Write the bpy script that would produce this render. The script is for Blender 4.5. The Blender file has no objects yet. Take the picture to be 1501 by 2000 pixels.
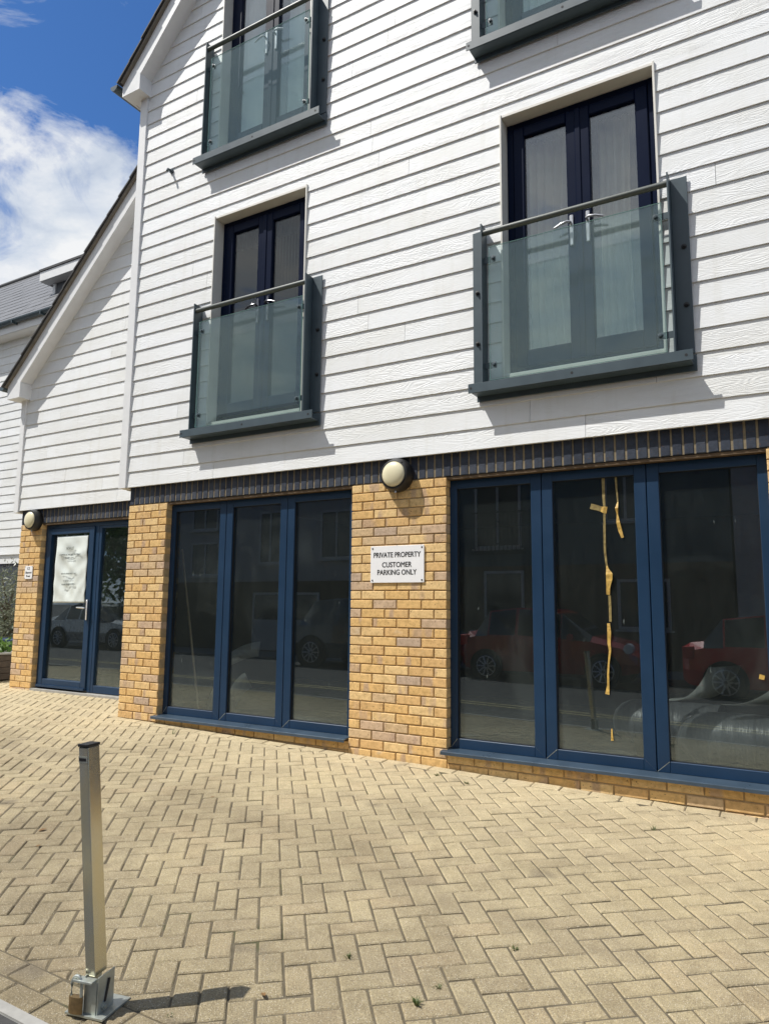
import bpy, bmesh, math, random
from mathutils import Vector, Matrix
R = math.radians
rnd = random.Random(11)
S = bpy.context.scene
COL = S.collection

# ------------------------------------------------------------------ materials
def mat(name):
    m = bpy.data.materials.new(name); m.use_nodes = True
    nt = m.node_tree; nt.nodes.clear()
    return m, nt
def N(nt, t, **k):
    n = nt.nodes.new(t)
    for a, v in k.items():
        if a.startswith('i_'):
            key = a[2:].replace('_', ' ')
            n.inputs[int(key) if key.isdigit() else key].default_value = v
        else:
            setattr(n, a, v)
    return n
def L(nt, a, b): nt.links.new(a, b)
def c4(c): return (c[0], c[1], c[2], 1)
def out(nt, sh):
    o = N(nt, 'ShaderNodeOutputMaterial'); L(nt, sh, o.inputs[0])
def math_(nt, op, a, b=None, clamp=False):
    n = N(nt, 'ShaderNodeMath', operation=op, use_clamp=clamp)
    for i, v in enumerate((a, b)):
        if v is None: continue
        if isinstance(v, (int, float)): n.inputs[i].default_value = v
        else: L(nt, v, n.inputs[i])
    return n.outputs[0]
def mixc(nt, f, a, b, mode='MIX'):
    n = N(nt, 'ShaderNodeMix', data_type='RGBA', blend_type=mode)
    for s, v in ((n.inputs[0], f), (n.inputs[6], a), (n.inputs[7], b)):
        if isinstance(v, (int, float)): s.default_value = v
        elif isinstance(v, tuple): s.default_value = c4(v)
        else: L(nt, v, s)
    return n.outputs[2]
def ramp(nt, f, stops, interp='LINEAR'):
    n = N(nt, 'ShaderNodeValToRGB'); n.color_ramp.interpolation = interp
    els = n.color_ramp.elements
    while len(els) < len(stops): els.new(0.5)
    for e, (p, c) in zip(els, stops):
        e.position = p; e.color = c4(c) if len(c) == 3 else c
    L(nt, f, n.inputs[0]); return n.outputs[0]
def coords(nt, scale=(1, 1, 1), island=0.0):
    t = N(nt, 'ShaderNodeTexCoord')
    v = t.outputs['Object']
    if island:
        g = N(nt, 'ShaderNodeNewGeometry')
        m = N(nt, 'ShaderNodeVectorMath', operation='SCALE'); m.inputs[0].default_value = (7.3, 3.1, 5.7)
        k = math_(nt, 'MULTIPLY', g.outputs['Random Per Island'], island); L(nt, k, m.inputs['Scale'])
        a = N(nt, 'ShaderNodeVectorMath', operation='ADD'); L(nt, v, a.inputs[0]); L(nt, m.outputs[0], a.inputs[1]); v = a.outputs[0]
    mp = N(nt, 'ShaderNodeMapping'); mp.inputs['Scale'].default_value = scale; L(nt, v, mp.inputs[0])
    return mp.outputs[0]
def noise(nt, vec, scale, detail=4, rough=.55, dist=0.0):
    n = N(nt, 'ShaderNodeTexNoise'); n.inputs['Scale'].default_value = scale; n.inputs['Detail'].default_value = detail
    n.inputs['Roughness'].default_value = rough; n.inputs['Distortion'].default_value = dist
    L(nt, vec, n.inputs['Vector']); return n.outputs['Fac']
def bump(nt, h, strength, dist=.01):
    b = N(nt, 'ShaderNodeBump'); b.inputs['Strength'].default_value = strength; b.inputs['Distance'].default_value = dist
    L(nt, h, b.inputs['Height']); return b.outputs[0]
def principled(nt, col, rough=.5, metal=0.0, normal=None, spec=.5, coat=0.0):
    p = N(nt, 'ShaderNodeBsdfPrincipled')
    if isinstance(col, tuple): p.inputs['Base Color'].default_value = c4(col)
    else: L(nt, col, p.inputs['Base Color'])
    if isinstance(rough, (int, float)): p.inputs['Roughness'].default_value = rough
    else: L(nt, rough, p.inputs['Roughness'])
    p.inputs['Metallic'].default_value = metal; p.inputs['Specular IOR Level'].default_value = spec
    p.inputs['Coat Weight'].default_value = coat
    if normal is not None: L(nt, normal, p.inputs['Normal'])
    return p.outputs[0]
def plain(name, col, rough=.5, metal=0.0, var=.15, scale=9.0, bmp=0.0, bscale=60.0, spec=.5, coat=0.0):
    m, nt = mat(name); v = coords(nt)
    n = noise(nt, v, scale, 5)
    f = ramp(nt, n, [(.3, (1 - var,) * 3), (.7, (1 + var * .4,) * 3)])
    col2 = mixc(nt, 1.0, col, f, 'MULTIPLY')
    nn = noise(nt, v, bscale, 3)
    r = math_(nt, 'ADD', math_(nt, 'MULTIPLY', n, .16), rough - .08, True)
    out(nt, principled(nt, col2, r, metal, bump(nt, nn, bmp, .002) if bmp else None, spec, coat)); return m

def cladding_mat(name, base):
    m, nt = mat(name)
    v = coords(nt, (1.1, 1, 9.0), 9.0)
    n = noise(nt, v, 1.25, 2.5, .5, .35)
    rings = math_(nt, 'SINE', math_(nt, 'MULTIPLY', n, 74.0))
    fine = noise(nt, coords(nt, (2.2, 1, 60), 5.0), 3.0, 3)
    patch = noise(nt, coords(nt, (.5, 1, 3.0), 3.0), 1.6, 2)
    gate = ramp(nt, patch, [(.38, (.25,) * 3), (.62, (1,) * 3)])
    h = math_(nt, 'ADD', math_(nt, 'MULTIPLY', math_(nt, 'POWER', math_(nt, 'ABSOLUTE', rings), 2.0), gate), math_(nt, 'MULTIPLY', fine, .7))
    dirt = noise(nt, coords(nt, (1.0, 1, 2.0), 2.0), 1.3, 6, .6)
    df = ramp(nt, dirt, [(.35, (.93, .92, .89)), (.6, (1, 1, 1))])
    g = N(nt, 'ShaderNodeNewGeometry')
    isl = ramp(nt, g.outputs['Random Per Island'], [(0, (.955, .955, .95)), (1, (1.0, 1.0, 1.0))])
    streak = noise(nt, coords(nt, (9.0, 1, .8)), 1.2, 4, .6)
    sf = ramp(nt, streak, [(.28, (.945, .94, .92)), (.47, (1, 1, 1))])
    col = mixc(nt, 1.0, mixc(nt, 1.0, mixc(nt, 1.0, base, df, 'MULTIPLY'), isl, 'MULTIPLY'), sf, 'MULTIPLY')
    out(nt, principled(nt, col, .55, 0, bump(nt, h, .45, .0030), .35)); return m

def brick_mat(name, stops, vary=True):
    m, nt = mat(name)
    g = N(nt, 'ShaderNodeNewGeometry')
    base = ramp(nt, g.outputs['Random Per Island'], stops, 'CONSTANT')
    v = coords(nt, (1, 1, 1), 4.0)
    if vary:
        kiln = noise(nt, coords(nt, (1, 1, .25), 6.0), 7.0, 1.5)
        km = ramp(nt, kiln, [(.60, (0, 0, 0)), (.66, (1, 1, 1))])
        base = mixc(nt, math_(nt, 'MULTIPLY', km, .7), base, (.46, .325, .235))
    mot = noise(nt, v, 28, 6, .65)
    f = ramp(nt, mot, [(.3, (.72, .70, .66)), (.55, (1, 1, 1)), (.75, (1.12, 1.1, 1.05))])
    col = mixc(nt, 1.0, base, f, 'MULTIPLY')
    ef = ramp(nt, noise(nt, coords(nt, (1, 1, 1.6)), 5.5, 5, .65), [(.60, (0, 0, 0)), (.72, (1, 1, 1))])
    if vary: col = mixc(nt, math_(nt, 'MULTIPLY', ef, .38), col, (.70, .60, .44))
    sp = noise(nt, v, 85, 2, .5)
    sm = ramp(nt, sp, [(.66, (0, 0, 0)), (.71, (1, 1, 1))])
    col = mixc(nt, math_(nt, 'MULTIPLY', sm, .8), col, (.10, .055, .03))
    h = math_(nt, 'ADD', noise(nt, v, 120, 4, .7), math_(nt, 'MULTIPLY', noise(nt, v, 22, 3), .8))
    out(nt, principled(nt, col, .85, 0, bump(nt, h, .55, .004), .25)); return m

def paver_mat():
    m, nt = mat('concrete_block_paving')
    g = N(nt, 'ShaderNodeNewGeometry')
    rp = g.outputs['Random Per Island']
    base = ramp(nt, rp, [(0, (.415, .342, .218)), (.3, (.440, .366, .232)), (.7, (.470, .392, .247)), (.93, (.455, .368, .232)), (1, (.405, .340, .226))])
    v = coords(nt)
    big = noise(nt, v, .9, 4, .6, .4)
    f = ramp(nt, big, [(.32, (.70, .69, .68)), (.52, (1, 1, 1)), (.72, (1.13, 1.12, 1.06))])
    col = mixc(nt, 1.0, base, f, 'MULTIPLY')
    # dust plus painted window-reflected sun along the wall, oily grime towards the kerb
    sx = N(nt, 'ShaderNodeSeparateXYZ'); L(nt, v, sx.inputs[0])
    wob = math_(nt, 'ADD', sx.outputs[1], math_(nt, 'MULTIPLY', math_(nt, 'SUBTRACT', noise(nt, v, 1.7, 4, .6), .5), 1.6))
    silt_glow = N(nt, 'ShaderNodeMapRange'); silt_glow.inputs[1].default_value = -1.5; silt_glow.inputs[2].default_value = -.05; L(nt, wob, silt_glow.inputs[0])
    col = mixc(nt, math_(nt, 'MULTIPLY', silt_glow.outputs[0], .62), col, (.66, .55, .355))
    grime = N(nt, 'ShaderNodeMapRange'); grime.inputs[1].default_value = -1.9; grime.inputs[2].default_value = -3.3; L(nt, wob, grime.inputs[0])
    col = mixc(nt, math_(nt, 'MULTIPLY', grime.outputs[0], .48), col, (.225, .185, .120))
    med = noise(nt, v, 9, 5, .7)
    col = mixc(nt, 1.0, col, ramp(nt, med, [(.3, (.82, .81, .79)), (.6, (1.04, 1.04, 1.03))]), 'MULTIPLY')
    gr = noise(nt, v, 170, 3, .75)
    col = mixc(nt, 1.0, col, ramp(nt, gr, [(.30, (.60, .58, .55)), (.5, (1, 1, 1)), (.66, (1.25, 1.25, 1.22))]), 'MULTIPLY')
    vo = N(nt, 'ShaderNodeTexVoronoi'); vo.inputs['Scale'].default_value = 150; L(nt, v, vo.inputs['Vector'])
    chip = math_(nt, 'LESS_THAN', vo.outputs['Distance'], .235)
    col2 = N(nt, 'ShaderNodeSeparateColor'); L(nt, vo.outputs['Color'], col2.inputs[0])
    chip = math_(nt, 'MULTIPLY', chip, math_(nt, 'GREATER_THAN', col2.outputs[0], .45))
    col = mixc(nt, math_(nt, 'MULTIPLY', chip, .60), col, (.82, .76, .63))
    st = noise(nt, v, 2.6, 3, .5)
    sm = ramp(nt, st, [(.66, (0, 0, 0)), (.76, (1, 1, 1))])
    col = mixc(nt, math_(nt, 'MULTIPLY', sm, .5), col, (.13, .11, .09))
    ty = noise(nt, coords(nt, (.35, 1.6, 1)), 1.4, 4, .6, .6)
    tm = ramp(nt, ty, [(.54, (0, 0, 0)), (.66, (1, 1, 1))])
    col = mixc(nt, math_(nt, 'MULTIPLY', tm, .22), col, (.25, .205, .140))
    h = math_(nt, 'ADD', gr, math_(nt, 'MULTIPLY', noise(nt, v, 55, 4, .7), .9))
    out(nt, principled(nt, col, .88, 0, bump(nt, h, 1.0, .007), .25)); return m

def glass_mat(name, tint=(.8, .84, .83), k=1.6, dust=.04, dustcol=(.5, .52, .5), zlow=None, rough=0.0, foot=.22, wave=0.0, film=0.0, gcol=(1, 1, 1)):
    """sheet glass: mirror by Schlick's law, clear tinted transmission, a film of dirt on the outside"""
    m, nt = mat(name)
    g = N(nt, 'ShaderNodeNewGeometry')
    d = N(nt, 'ShaderNodeVectorMath', operation='DOT_PRODUCT'); L(nt, g.outputs['Normal'], d.inputs[0]); L(nt, g.outputs['Incoming'], d.inputs[1])
    c = math_(nt, 'SUBTRACT', 1.0, math_(nt, 'ABSOLUTE', d.outputs['Value']), True)
    fr = math_(nt, 'ADD', math_(nt, 'MULTIPLY', math_(nt, 'POWER', c, 5.0), .96), .04)
    fr = math_(nt, 'MULTIPLY', fr, k, True)
    tr = N(nt, 'ShaderNodeBsdfTransparent'); tr.inputs[0].default_value = c4(tint)
    gl = N(nt, 'ShaderNodeBsdfGlossy'); gl.inputs['Roughness'].default_value = rough; gl.inputs[0].default_value = c4(gcol)
    v = coords(nt)
    if wave:
        L(nt, bump(nt, noise(nt, v, 1.5, 1), wave, .01), gl.inputs['Normal'])
    mx = N(nt, 'ShaderNodeMixShader'); L(nt, fr, mx.inputs[0]); L(nt, tr.outputs[0], mx.inputs[1]); L(nt, gl.outputs[0], mx.inputs[2])
    sh = mx.outputs[0]
    if dust:
        n1 = noise(nt, coords(nt, (6, 1, 1)), 4, 6, .7)
        n2 = noise(nt, v, 2.0, 4, .6)
        f = math_(nt, 'MULTIPLY', math_(nt, 'ADD', math_(nt, 'MULTIPLY', n1, n2), .12), dust * 2.7)
        if film: f = math_(nt, 'ADD', f, film)
        if zlow is not None:
            sx = N(nt, 'ShaderNodeSeparateXYZ'); L(nt, v, sx.inputs[0])
            zz = math_(nt, 'ADD', sx.outputs[2], math_(nt, 'MULTIPLY', math_(nt, 'SUBTRACT', n1, .5), .12))
            mr = N(nt, 'ShaderNodeMapRange', interpolation_type='SMOOTHSTEP'); mr.inputs[1].default_value = zlow + .42; mr.inputs[2].default_value = zlow; L(nt, zz, mr.inputs[0])
            f = math_(nt, 'ADD', f, math_(nt, 'MULTIPLY', mr.outputs[0], foot))
            n3 = noise(nt, coords(nt, (3, 1, 1.2)), 3.0, 5, .65)
            sc = ramp(nt, n3, [(.70, (0, 0, 0)), (.80, (1, 1, 1))])
            f = math_(nt, 'ADD', f, math_(nt, 'MULTIPLY', sc, .045))
            n4 = noise(nt, coords(nt, (46, 1, 7)), 1.0, 2, .5)
            f = math_(nt, 'ADD', f, math_(nt, 'MULTIPLY', ramp(nt, n4, [(.735, (0, 0, 0)), (.77, (1, 1, 1))]), .22))
            n5 = noise(nt, coords(nt, (1, 1, 1)), 1.1, 5, .6, 1.2)
            f = math_(nt, 'ADD', f, math_(nt, 'MULTIPLY', ramp(nt, n5, [(.52, (0, 0, 0)), (.68, (1, 1, 1))]), .030))
        df = N(nt, 'ShaderNodeBsdfDiffuse'); df.inputs[0].default_value = c4(dustcol)
        m2 = N(nt, 'ShaderNodeMixShader'); L(nt, f, m2.inputs[0]); L(nt, sh, m2.inputs[1]); L(nt, df.outputs[0], m2.inputs[2]); sh = m2.outputs[0]
    out(nt, sh); return m

M = {}
M['clad'] = cladding_mat('white_woodgrain_board', (.80, .815, .825))
M['trim'] = plain('white_painted_trim', (.77, .775, .775), .5, var=.05, bmp=.06)
M['reveal'] = plain('bounce_tinted_reveal', (.72, .70, .64), .55, var=.06)  # white board, its colour dimmed and warmed to paint in bounced light
BUFF = [(0, (.74, .495, .215)), (.16, (.71, .460, .190)), (.32, (.77, .545, .265)), (.5, (.68, .440, .195)), (.64, (.73, .505, .240)), (.78, (.58, .420, .280)), (.87, (.63, .455, .265)), (.95, (.51, .385, .28))]
M['brick'] = brick_mat('yellow_stock_brick', BUFF)
M['mortar'] = plain('buff_mortar', (.47, .345, .19), .95, var=.2, scale=30, bmp=.5, bscale=150)
M['blue_brick'] = brick_mat('blue_black_engineering_brick', [(0, (.046, .056, .078)), (.4, (.058, .068, .090)), (.75, (.038, .046, .066))], False)
M['soldier_mortar'] = plain('grey_tan_mortar', (.24, .195, .125), .95, var=.25, scale=30, bmp=.5, bscale=150)
M['lintel'] = plain('rusty_lintel', (.13, .085, .045), .8, var=.35, scale=14)
M['navy'] = plain('navy_powder_coat', (.0085, .034, .080), .42, var=.14, scale=3.0, spec=.4)
M['dark_navy'] = plain('dark_navy_door', (.0012, .0060, .026), .38, var=.12, scale=3.0, spec=.09)
M['sill'] = plain('blue_grey_sill', (.045, .070, .100), .30, var=.2, scale=6.0)
M['steel'] = plain('slate_grey_steel', (.056, .082, .098), .42, var=.14, scale=8.0, spec=.5)
M['rail'] = plain('olive_grey_rail', (.085, .098, .090), .45, var=.1)
M['chrome'] = plain('bright_chrome', (.75, .75, .76), .16, 1.0, var=.05)
M['white_plastic'] = plain('white_plastic_handle', (.55, .56, .58), .25, .5, var=.05)
M['black'] = plain('black_plastic', (.012, .012, .013), .45, var=.2)
M['rubber'] = plain('dark_gasket', (.01, .01, .012), .7)
M['opal'] = plain('yellowed_opal_lens', (.74, .68, .47), .30, var=.06, spec=.5)
M['galv'] = plain('galvanised_steel', (.46, .49, .45), .42, .65, var=.3, scale=18)
def zinc():
    m, nt = mat('zinc_passivated_post'); v = coords(nt)
    n = noise(nt, coords(nt, (1, 1, .25)), 9, 5, .6)
    n2 = noise(nt, v, 60, 4)
    col = ramp(nt, n, [(.3, (.56, .57, .52)), (.5, (.62, .58, .43)), (.7, (.58, .59, .54))])
    sc = ramp(nt, noise(nt, coords(nt, (4, 4, .5)), 14, 5, .7), [(.62, (0, 0, 0)), (.72, (1, 1, 1))])
    col = mixc(nt, math_(nt, 'MULTIPLY', sc, .5), col, (.62, .63, .60))
    out(nt, principled(nt, col, math_(nt, 'ADD', math_(nt, 'MULTIPLY', n2, .12), .15), .85)); return m
M['zinc'] = zinc()
M['brass'] = plain('tarnished_brass', (.27, .185, .09), .42, .75, var=.4, scale=40)
M['slate'] = plain('grey_slate', (.085, .09, .10), .6, var=.25, scale=4, bmp=.3)
M['tile'] = plain('dark_roof_tile', (.055, .055, .058), .75, var=.3, scale=6, bmp=.3)
M['undercloak'] = plain('grey_brown_undercloak', (.20, .175, .14), .9, var=.2)
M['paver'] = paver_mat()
def sand():
    m, nt = mat('joint_sand'); v = coords(nt)
    col = ramp(nt, noise(nt, v, 14, 5, .6), [(.3, (.095, .080, .055)), (.7, (.165, .140, .095))])
    moss = ramp(nt, noise(nt, v, 3.2, 4, .6), [(.60, (0, 0, 0)), (.68, (1, 1, 1))])
    col = mixc(nt, math_(nt, 'MULTIPLY', moss, .55), col, (.055, .065, .022))
    out(nt, principled(nt, col, .95, 0, bump(nt, noise(nt, v, 90, 4, .7), .7, .004), .2)); return m
M['sand'] = sand()
M['kerb'] = plain('concrete_kerb', (.36, .35, .32), .9, var=.2, scale=20, bmp=.4)
M['tarmac'] = plain('tarmac', (.062, .060, .058), .9, var=.35, scale=60, bmp=.8, bscale=240)
M['far_pave'] = plain('pavement_slab', (.22, .21, .19), .9, var=.2)
M['yellow_line'] = plain('worn_yellow_line', (.34, .29, .15), .8, var=.5, scale=12)
M['sign'] = plain('white_sign_board', (.86, .86, .87), .3, var=.03)
M['ink'] = plain('black_lettering', (.012, .012, .014), .5)
M['ink_faded'] = plain('faded_print', (.19, .21, .20), .7)
M['paper'] = plain('crumpled_paper', (.70, .75, .72), .75, var=.08, scale=5)
M['shop_glass'] = glass_mat('dusty_shop_glass', (.88, .91, .905), 2.2, .020, (.34, .40, .39), .16, 0.0, .05, gcol=(.86, .96, 1.0))
M['upper_glass'] = glass_mat('upper_floor_glass', (.90, .92, .91), 2.9, .014, (.5, .52, .5), None, 0.0, 0, .015)
M['blind_glass'] = glass_mat('clear_door_glass', (.92, .94, .93), 1.0, .014, (.5, .52, .5))
M['bal_glass'] = glass_mat('green_toughened_glass', (.905, .955, .950), 1.15, .016, (.42, .58, .58), None, film=.018, gcol=(.85, 1, 1))
M['glass_edge'] = plain('green_glass_edge', (.30, .55, .49), .15, var=.05)
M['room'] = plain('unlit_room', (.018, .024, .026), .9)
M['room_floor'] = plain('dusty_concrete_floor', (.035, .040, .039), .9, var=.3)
M['curtain_cream'] = plain('cream_curtain', (.62, .60, .50), .9, var=.1)
M['curtain_pale'] = plain('pale_curtain', (.78, .82, .82), .9, var=.1)
M['blind_dark'] = plain('charcoal_pleat', (.040, .046, .054), .8, var=.15)
def voile():
    m, nt = mat('pleat_shaded_voile'); w = N(nt, 'ShaderNodeTexWave', wave_type='BANDS', bands_direction='X'); w.inputs['Scale'].default_value = 8.6; w.inputs['Distortion'].default_value = .25
    L(nt, coords(nt), w.inputs['Vector'])
    out(nt, principled(nt, ramp(nt, w.outputs['Fac'], [(.25, (.018, .022, .026)), (.6, (.13, .15, .155))]), .8)); return m  # light and shade of the pleats painted as colour bands
M['voile'] = voile()
M['dark_handle'] = plain('dark_metal_handle', (.16, .16, .17), .25, .9)  # darker metal for the lower left door handles
def tape(name, col, op):
    m, nt = mat(name); v = coords(nt)
    n = noise(nt, v, 34, 5, .65); cr = noise(nt, coords(nt, (30, 30, 90)), 1.0, 4, .6)
    c = mixc(nt, 1.0, col, ramp(nt, n, [(.32, (.55, .50, .42)), (.6, (1.1, 1.08, 1.0))]), 'MULTIPLY')
    p = principled(nt, c, .45, 0, bump(nt, cr, .9, .004))
    t = N(nt, 'ShaderNodeBsdfTransparent'); t.inputs[0].default_value = (.85, .75, .5, 1)
    mx = N(nt, 'ShaderNodeMixShader'); mx.inputs[0].default_value = op; L(nt, t.outputs[0], mx.inputs[1]); L(nt, p, mx.inputs[2])
    out(nt, mx.outputs[0]); return m
M['tape'] = tape('yellow_masking_tape', (.60, .40, .11), .95)
M['tape_clear_shaded'] = tape('shaded_see_through_tape', (.36, .29, .13), .72)  # see-through tape, colour also dulled to paint in shade under the window head
def film_mat(name, col, rough, sc, amp):
    m, nt = mat(name)
    n = noise(nt, coords(nt, sc), 1.0, 4, .6); n2 = noise(nt, coords(nt), 9, 5, .6)
    c = mixc(nt, 1.0, col, ramp(nt, math_(nt, 'ADD', math_(nt, 'MULTIPLY', n, .6), math_(nt, 'MULTIPLY', n2, .4)), [(.35, (.55, .55, .55)), (.65, (1.2, 1.2, 1.2))]), 'MULTIPLY')
    out(nt, principled(nt, c, rough, 0, bump(nt, math_(nt, 'ADD', n, math_(nt, 'MULTIPLY', n2, .5)), amp, .012), .5)); return m
M['membrane'] = film_mat('black_polythene', (.085, .09, .095), .36, (26, 2, 2), .8)
M['sheet'] = film_mat('grey_underlay_sheet', (.21, .22, .205), .5, (3, 30, 3), .4)
M['timber'] = plain('pale_timber', (.48, .38, .25), .7, var=.2)
M['white_board'] = plain('white_melamine', (.6, .6, .56), .5)
M['bark'] = plain('olive_bark', (.11, .09, .065), .9)
def leaf(name, a, b, rough=.5):
    m, nt = mat(name); g = N(nt, 'ShaderNodeNewGeometry')
    col = ramp(nt, g.outputs['Random Per Island'], [(0, a), (1, b)])
    p = principled(nt, col, rough)
    t = N(nt, 'ShaderNodeBsdfTranslucent'); L(nt, col, t.inputs[0])
    mx = N(nt, 'ShaderNodeMixShader'); mx.inputs[0].default_value = .25; L(nt, p, mx.inputs[1]); L(nt, t.outputs[0], mx.inputs[2])
    out(nt, mx.outputs[0]); return m
M['olive_leaf'] = leaf('silvery_olive_leaf', (.10, .125, .07), (.27, .29, .21), .4)
M['green_leaf'] = leaf('bright_green_leaf', (.07, .15, .022), (.14, .24, .045))
M['weed'] = leaf('weed_blade', (.06, .10, .02), (.16, .17, .06))
M['dead_leaf'] = leaf('dead_leaf', (.24, .13, .05), (.34, .22, .10))
M['bin'] = plain('blue_bin_plastic', (.012, .035, .085), .5)
M['planter'] = plain('weathered_planter_timber', (.085, .065, .05), .85, var=.3)
M['car_red'] = plain('red_car_paint', (.30, .010, .014), .25, var=.04, coat=1.0)
M['car_red2'] = plain('bright_red_car_paint', (.62, .015, .025), .25, var=.04, coat=1.0)
M['car_blue'] = plain('dark_blue_car_paint', (.012, .028, .05), .25, var=.04, coat=1.0)
M['car_silver'] = plain('silver_car_paint', (.42, .43, .44), .28, .5, var=.04, coat=1.0)
M['car_glass'] = plain('car_window_tint', (.010, .014, .016), .06, var=.02, spec=.8)
M['tyre'] = plain('tyre_rubber', (.012, .012, .012), .85)
M['alloy'] = plain('alloy_rim', (.55, .55, .56), .3, .8)
M['tail'] = plain('red_tail_lens', (.55, .012, .012), .5)
M['head'] = plain('clear_head_lens', (.7, .72, .75), .1)
M['render_pale'] = plain('pale_render', (.34, .33, .33), .9)
M['clad_blue'] = plain('blue_grey_boards', (.055, .085, .10), .7)
M['brick_opp'] = plain('opposite_brick', (.13, .095, .05), .9, var=.3, scale=20)
M['win_dark'] = plain('opposite_window_glass', (.02, .024, .028), .08, spec=.7)
M['upvc'] = plain('white_upvc', (.42, .42, .42), .4)
M['ironwork'] = plain('black_ironwork', (.01, .01, .011), .5)

# ------------------------------------------------------------------ mesh helpers
def BM(): return bmesh.new()
def box(bm, x0, x1, y0, y1, z0, z1, bv=0.0):
    vs = [bm.verts.new(p) for p in ((x0, y0, z0), (x1, y0, z0), (x1, y1, z0), (x0, y1, z0), (x0, y0, z1), (x1, y0, z1), (x1, y1, z1), (x0, y1, z1))]
    fs = [bm.faces.new([vs[i] for i in f]) for f in ((0, 3, 2, 1), (4, 5, 6, 7), (0, 1, 5, 4), (1, 2, 6, 5), (2, 3, 7, 6), (3, 0, 4, 7))]
    if bv:
        es = list({e for f in fs for e in f.edges})
        bmesh.ops.bevel(bm, geom=es, offset=bv, segments=1, affect='EDGES', profile=.5)
def prism(bm, poly, y0, y1):
    """polygon in (x, z), counter-clockwise seen from -y, swept from y0 to y1"""
    a = [bm.verts.new((x, y0, z)) for x, z in poly]; b = [bm.verts.new((x, y1, z)) for x, z in poly]
    n = len(poly); bm.faces.new(a); bm.faces.new(list(reversed(b)))
    for i in range(n): bm.faces.new((a[i], b[i], b[(i + 1) % n], a[(i + 1) % n]))
def hexa(bm, p):
    vs = [bm.verts.new(q) for q in p]
    for f in ((0, 3, 2, 1), (4, 5, 6, 7), (0, 1, 5, 4), (1, 2, 6, 5), (2, 3, 7, 6), (3, 0, 4, 7)): bm.faces.new([vs[i] for i in f])
def tube(bm, pts, r, seg=10, cap=True):
    pts = [Vector(p) for p in pts]; rings = []
    rs = r if isinstance(r, (list, tuple)) else [r] * len(pts)
    up = Vector((0, 0, 1))
    for i, p in enumerate(pts):
        t = (pts[min(i + 1, len(pts) - 1)] - pts[max(i - 1, 0)]).normalized()
        a = t.cross(up)
        if a.length < 1e-3: a = t.cross(Vector((1, 0, 0)))
        a.normalize(); b = t.cross(a)
        rings.append([bm.verts.new(p + (a * math.cos(2 * math.pi * k / seg) + b * math.sin(2 * math.pi * k / seg)) * rs[i]) for k in range(seg)])
    for q in range(len(rings) - 1):
        for k in range(seg):
            bm.faces.new((rings[q][k], rings[q][(k + 1) % seg], rings[q + 1][(k + 1) % seg], rings[q + 1][k]))
    if cap:
        bm.faces.new(list(reversed(rings[0]))); bm.faces.new(rings[-1])
def lathe_y(bm, prof, cx, cz, seg=40):
    """profile of (radius, y) turned about the y axis through (cx, cz)"""
    rings = []
    for r, y in prof:
        if r < 1e-5: rings.append([bm.verts.new((cx, y, cz))])
        else: rings.append([bm.verts.new((cx + r * math.cos(2 * math.pi * k / seg), y, cz + r * math.sin(2 * math.pi * k / seg))) for k in range(seg)])
    for a, b in zip(rings, rings[1:]):
        for k in range(seg):
            q = (k + 1) % seg
            if len(a) == 1 and len(b) > 1: bm.faces.new((a[0], b[q], b[k]))
            elif len(b) == 1 and len(a) > 1: bm.faces.new((a[k], a[q], b[0]))
            elif len(a) > 1: bm.faces.new((a[k], a[q], b[q], b[k]))
def strip(bm, rows, thick=None):
    """grid of points -> sheet"""
    g = [[bm.verts.new(p) for p in r] for r in rows]
    for i in range(len(g) - 1):
        for j in range(len(g[0]) - 1): bm.faces.new((g[i][j], g[i][j + 1], g[i + 1][j + 1], g[i + 1][j]))
def origin(o):
    v = Vector((0, 0, 0))
    while o is not None: v += o.location; o = o.parent
    return v
def obj(name, bm, m, parent=None, smooth=False, solid=0.0):
    bmesh.ops.recalc_face_normals(bm, faces=bm.faces)
    if parent is not None:
        d = -origin(parent)
        if d.length: bmesh.ops.translate(bm, verts=bm.verts, vec=d)
    me = bpy.data.meshes.new(name); bm.to_mesh(me); bm.free()
    me.materials.append(m)
    if smooth:
        for p in me.polygons: p.use_smooth = True
        try: me.set_sharp_from_angle(angle=R(38))
        except Exception: pass
    o = bpy.data.objects.new(name, me); COL.objects.link(o)
    if parent is not None: o.parent = parent
    if solid:
        s = o.modifiers.new('thickness', 'SOLIDIFY'); s.thickness = solid
    return o
def tag(o, label, cat, group=None, kind=None):
    if label: o['label'] = label
    if cat: o['category'] = cat
    if group: o['group'] = group
    if kind: o['kind'] = kind
    return o
def empty(name, loc, label, cat, group=None):
    o = bpy.data.objects.new(name, None); o.empty_display_size = .2; o.location = loc; COL.objects.link(o)
    return tag(o, label, cat, group)
def struct(name, bm, m, smooth=False):
    o = obj(name, bm, m, None, smooth); o['kind'] = 'structure'; return o
def copy_tree(o, parent=None):
    c = o.copy(); COL.objects.link(c); c.parent = parent
    for ch in list(o.children): copy_tree(ch, c)
    return c
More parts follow.
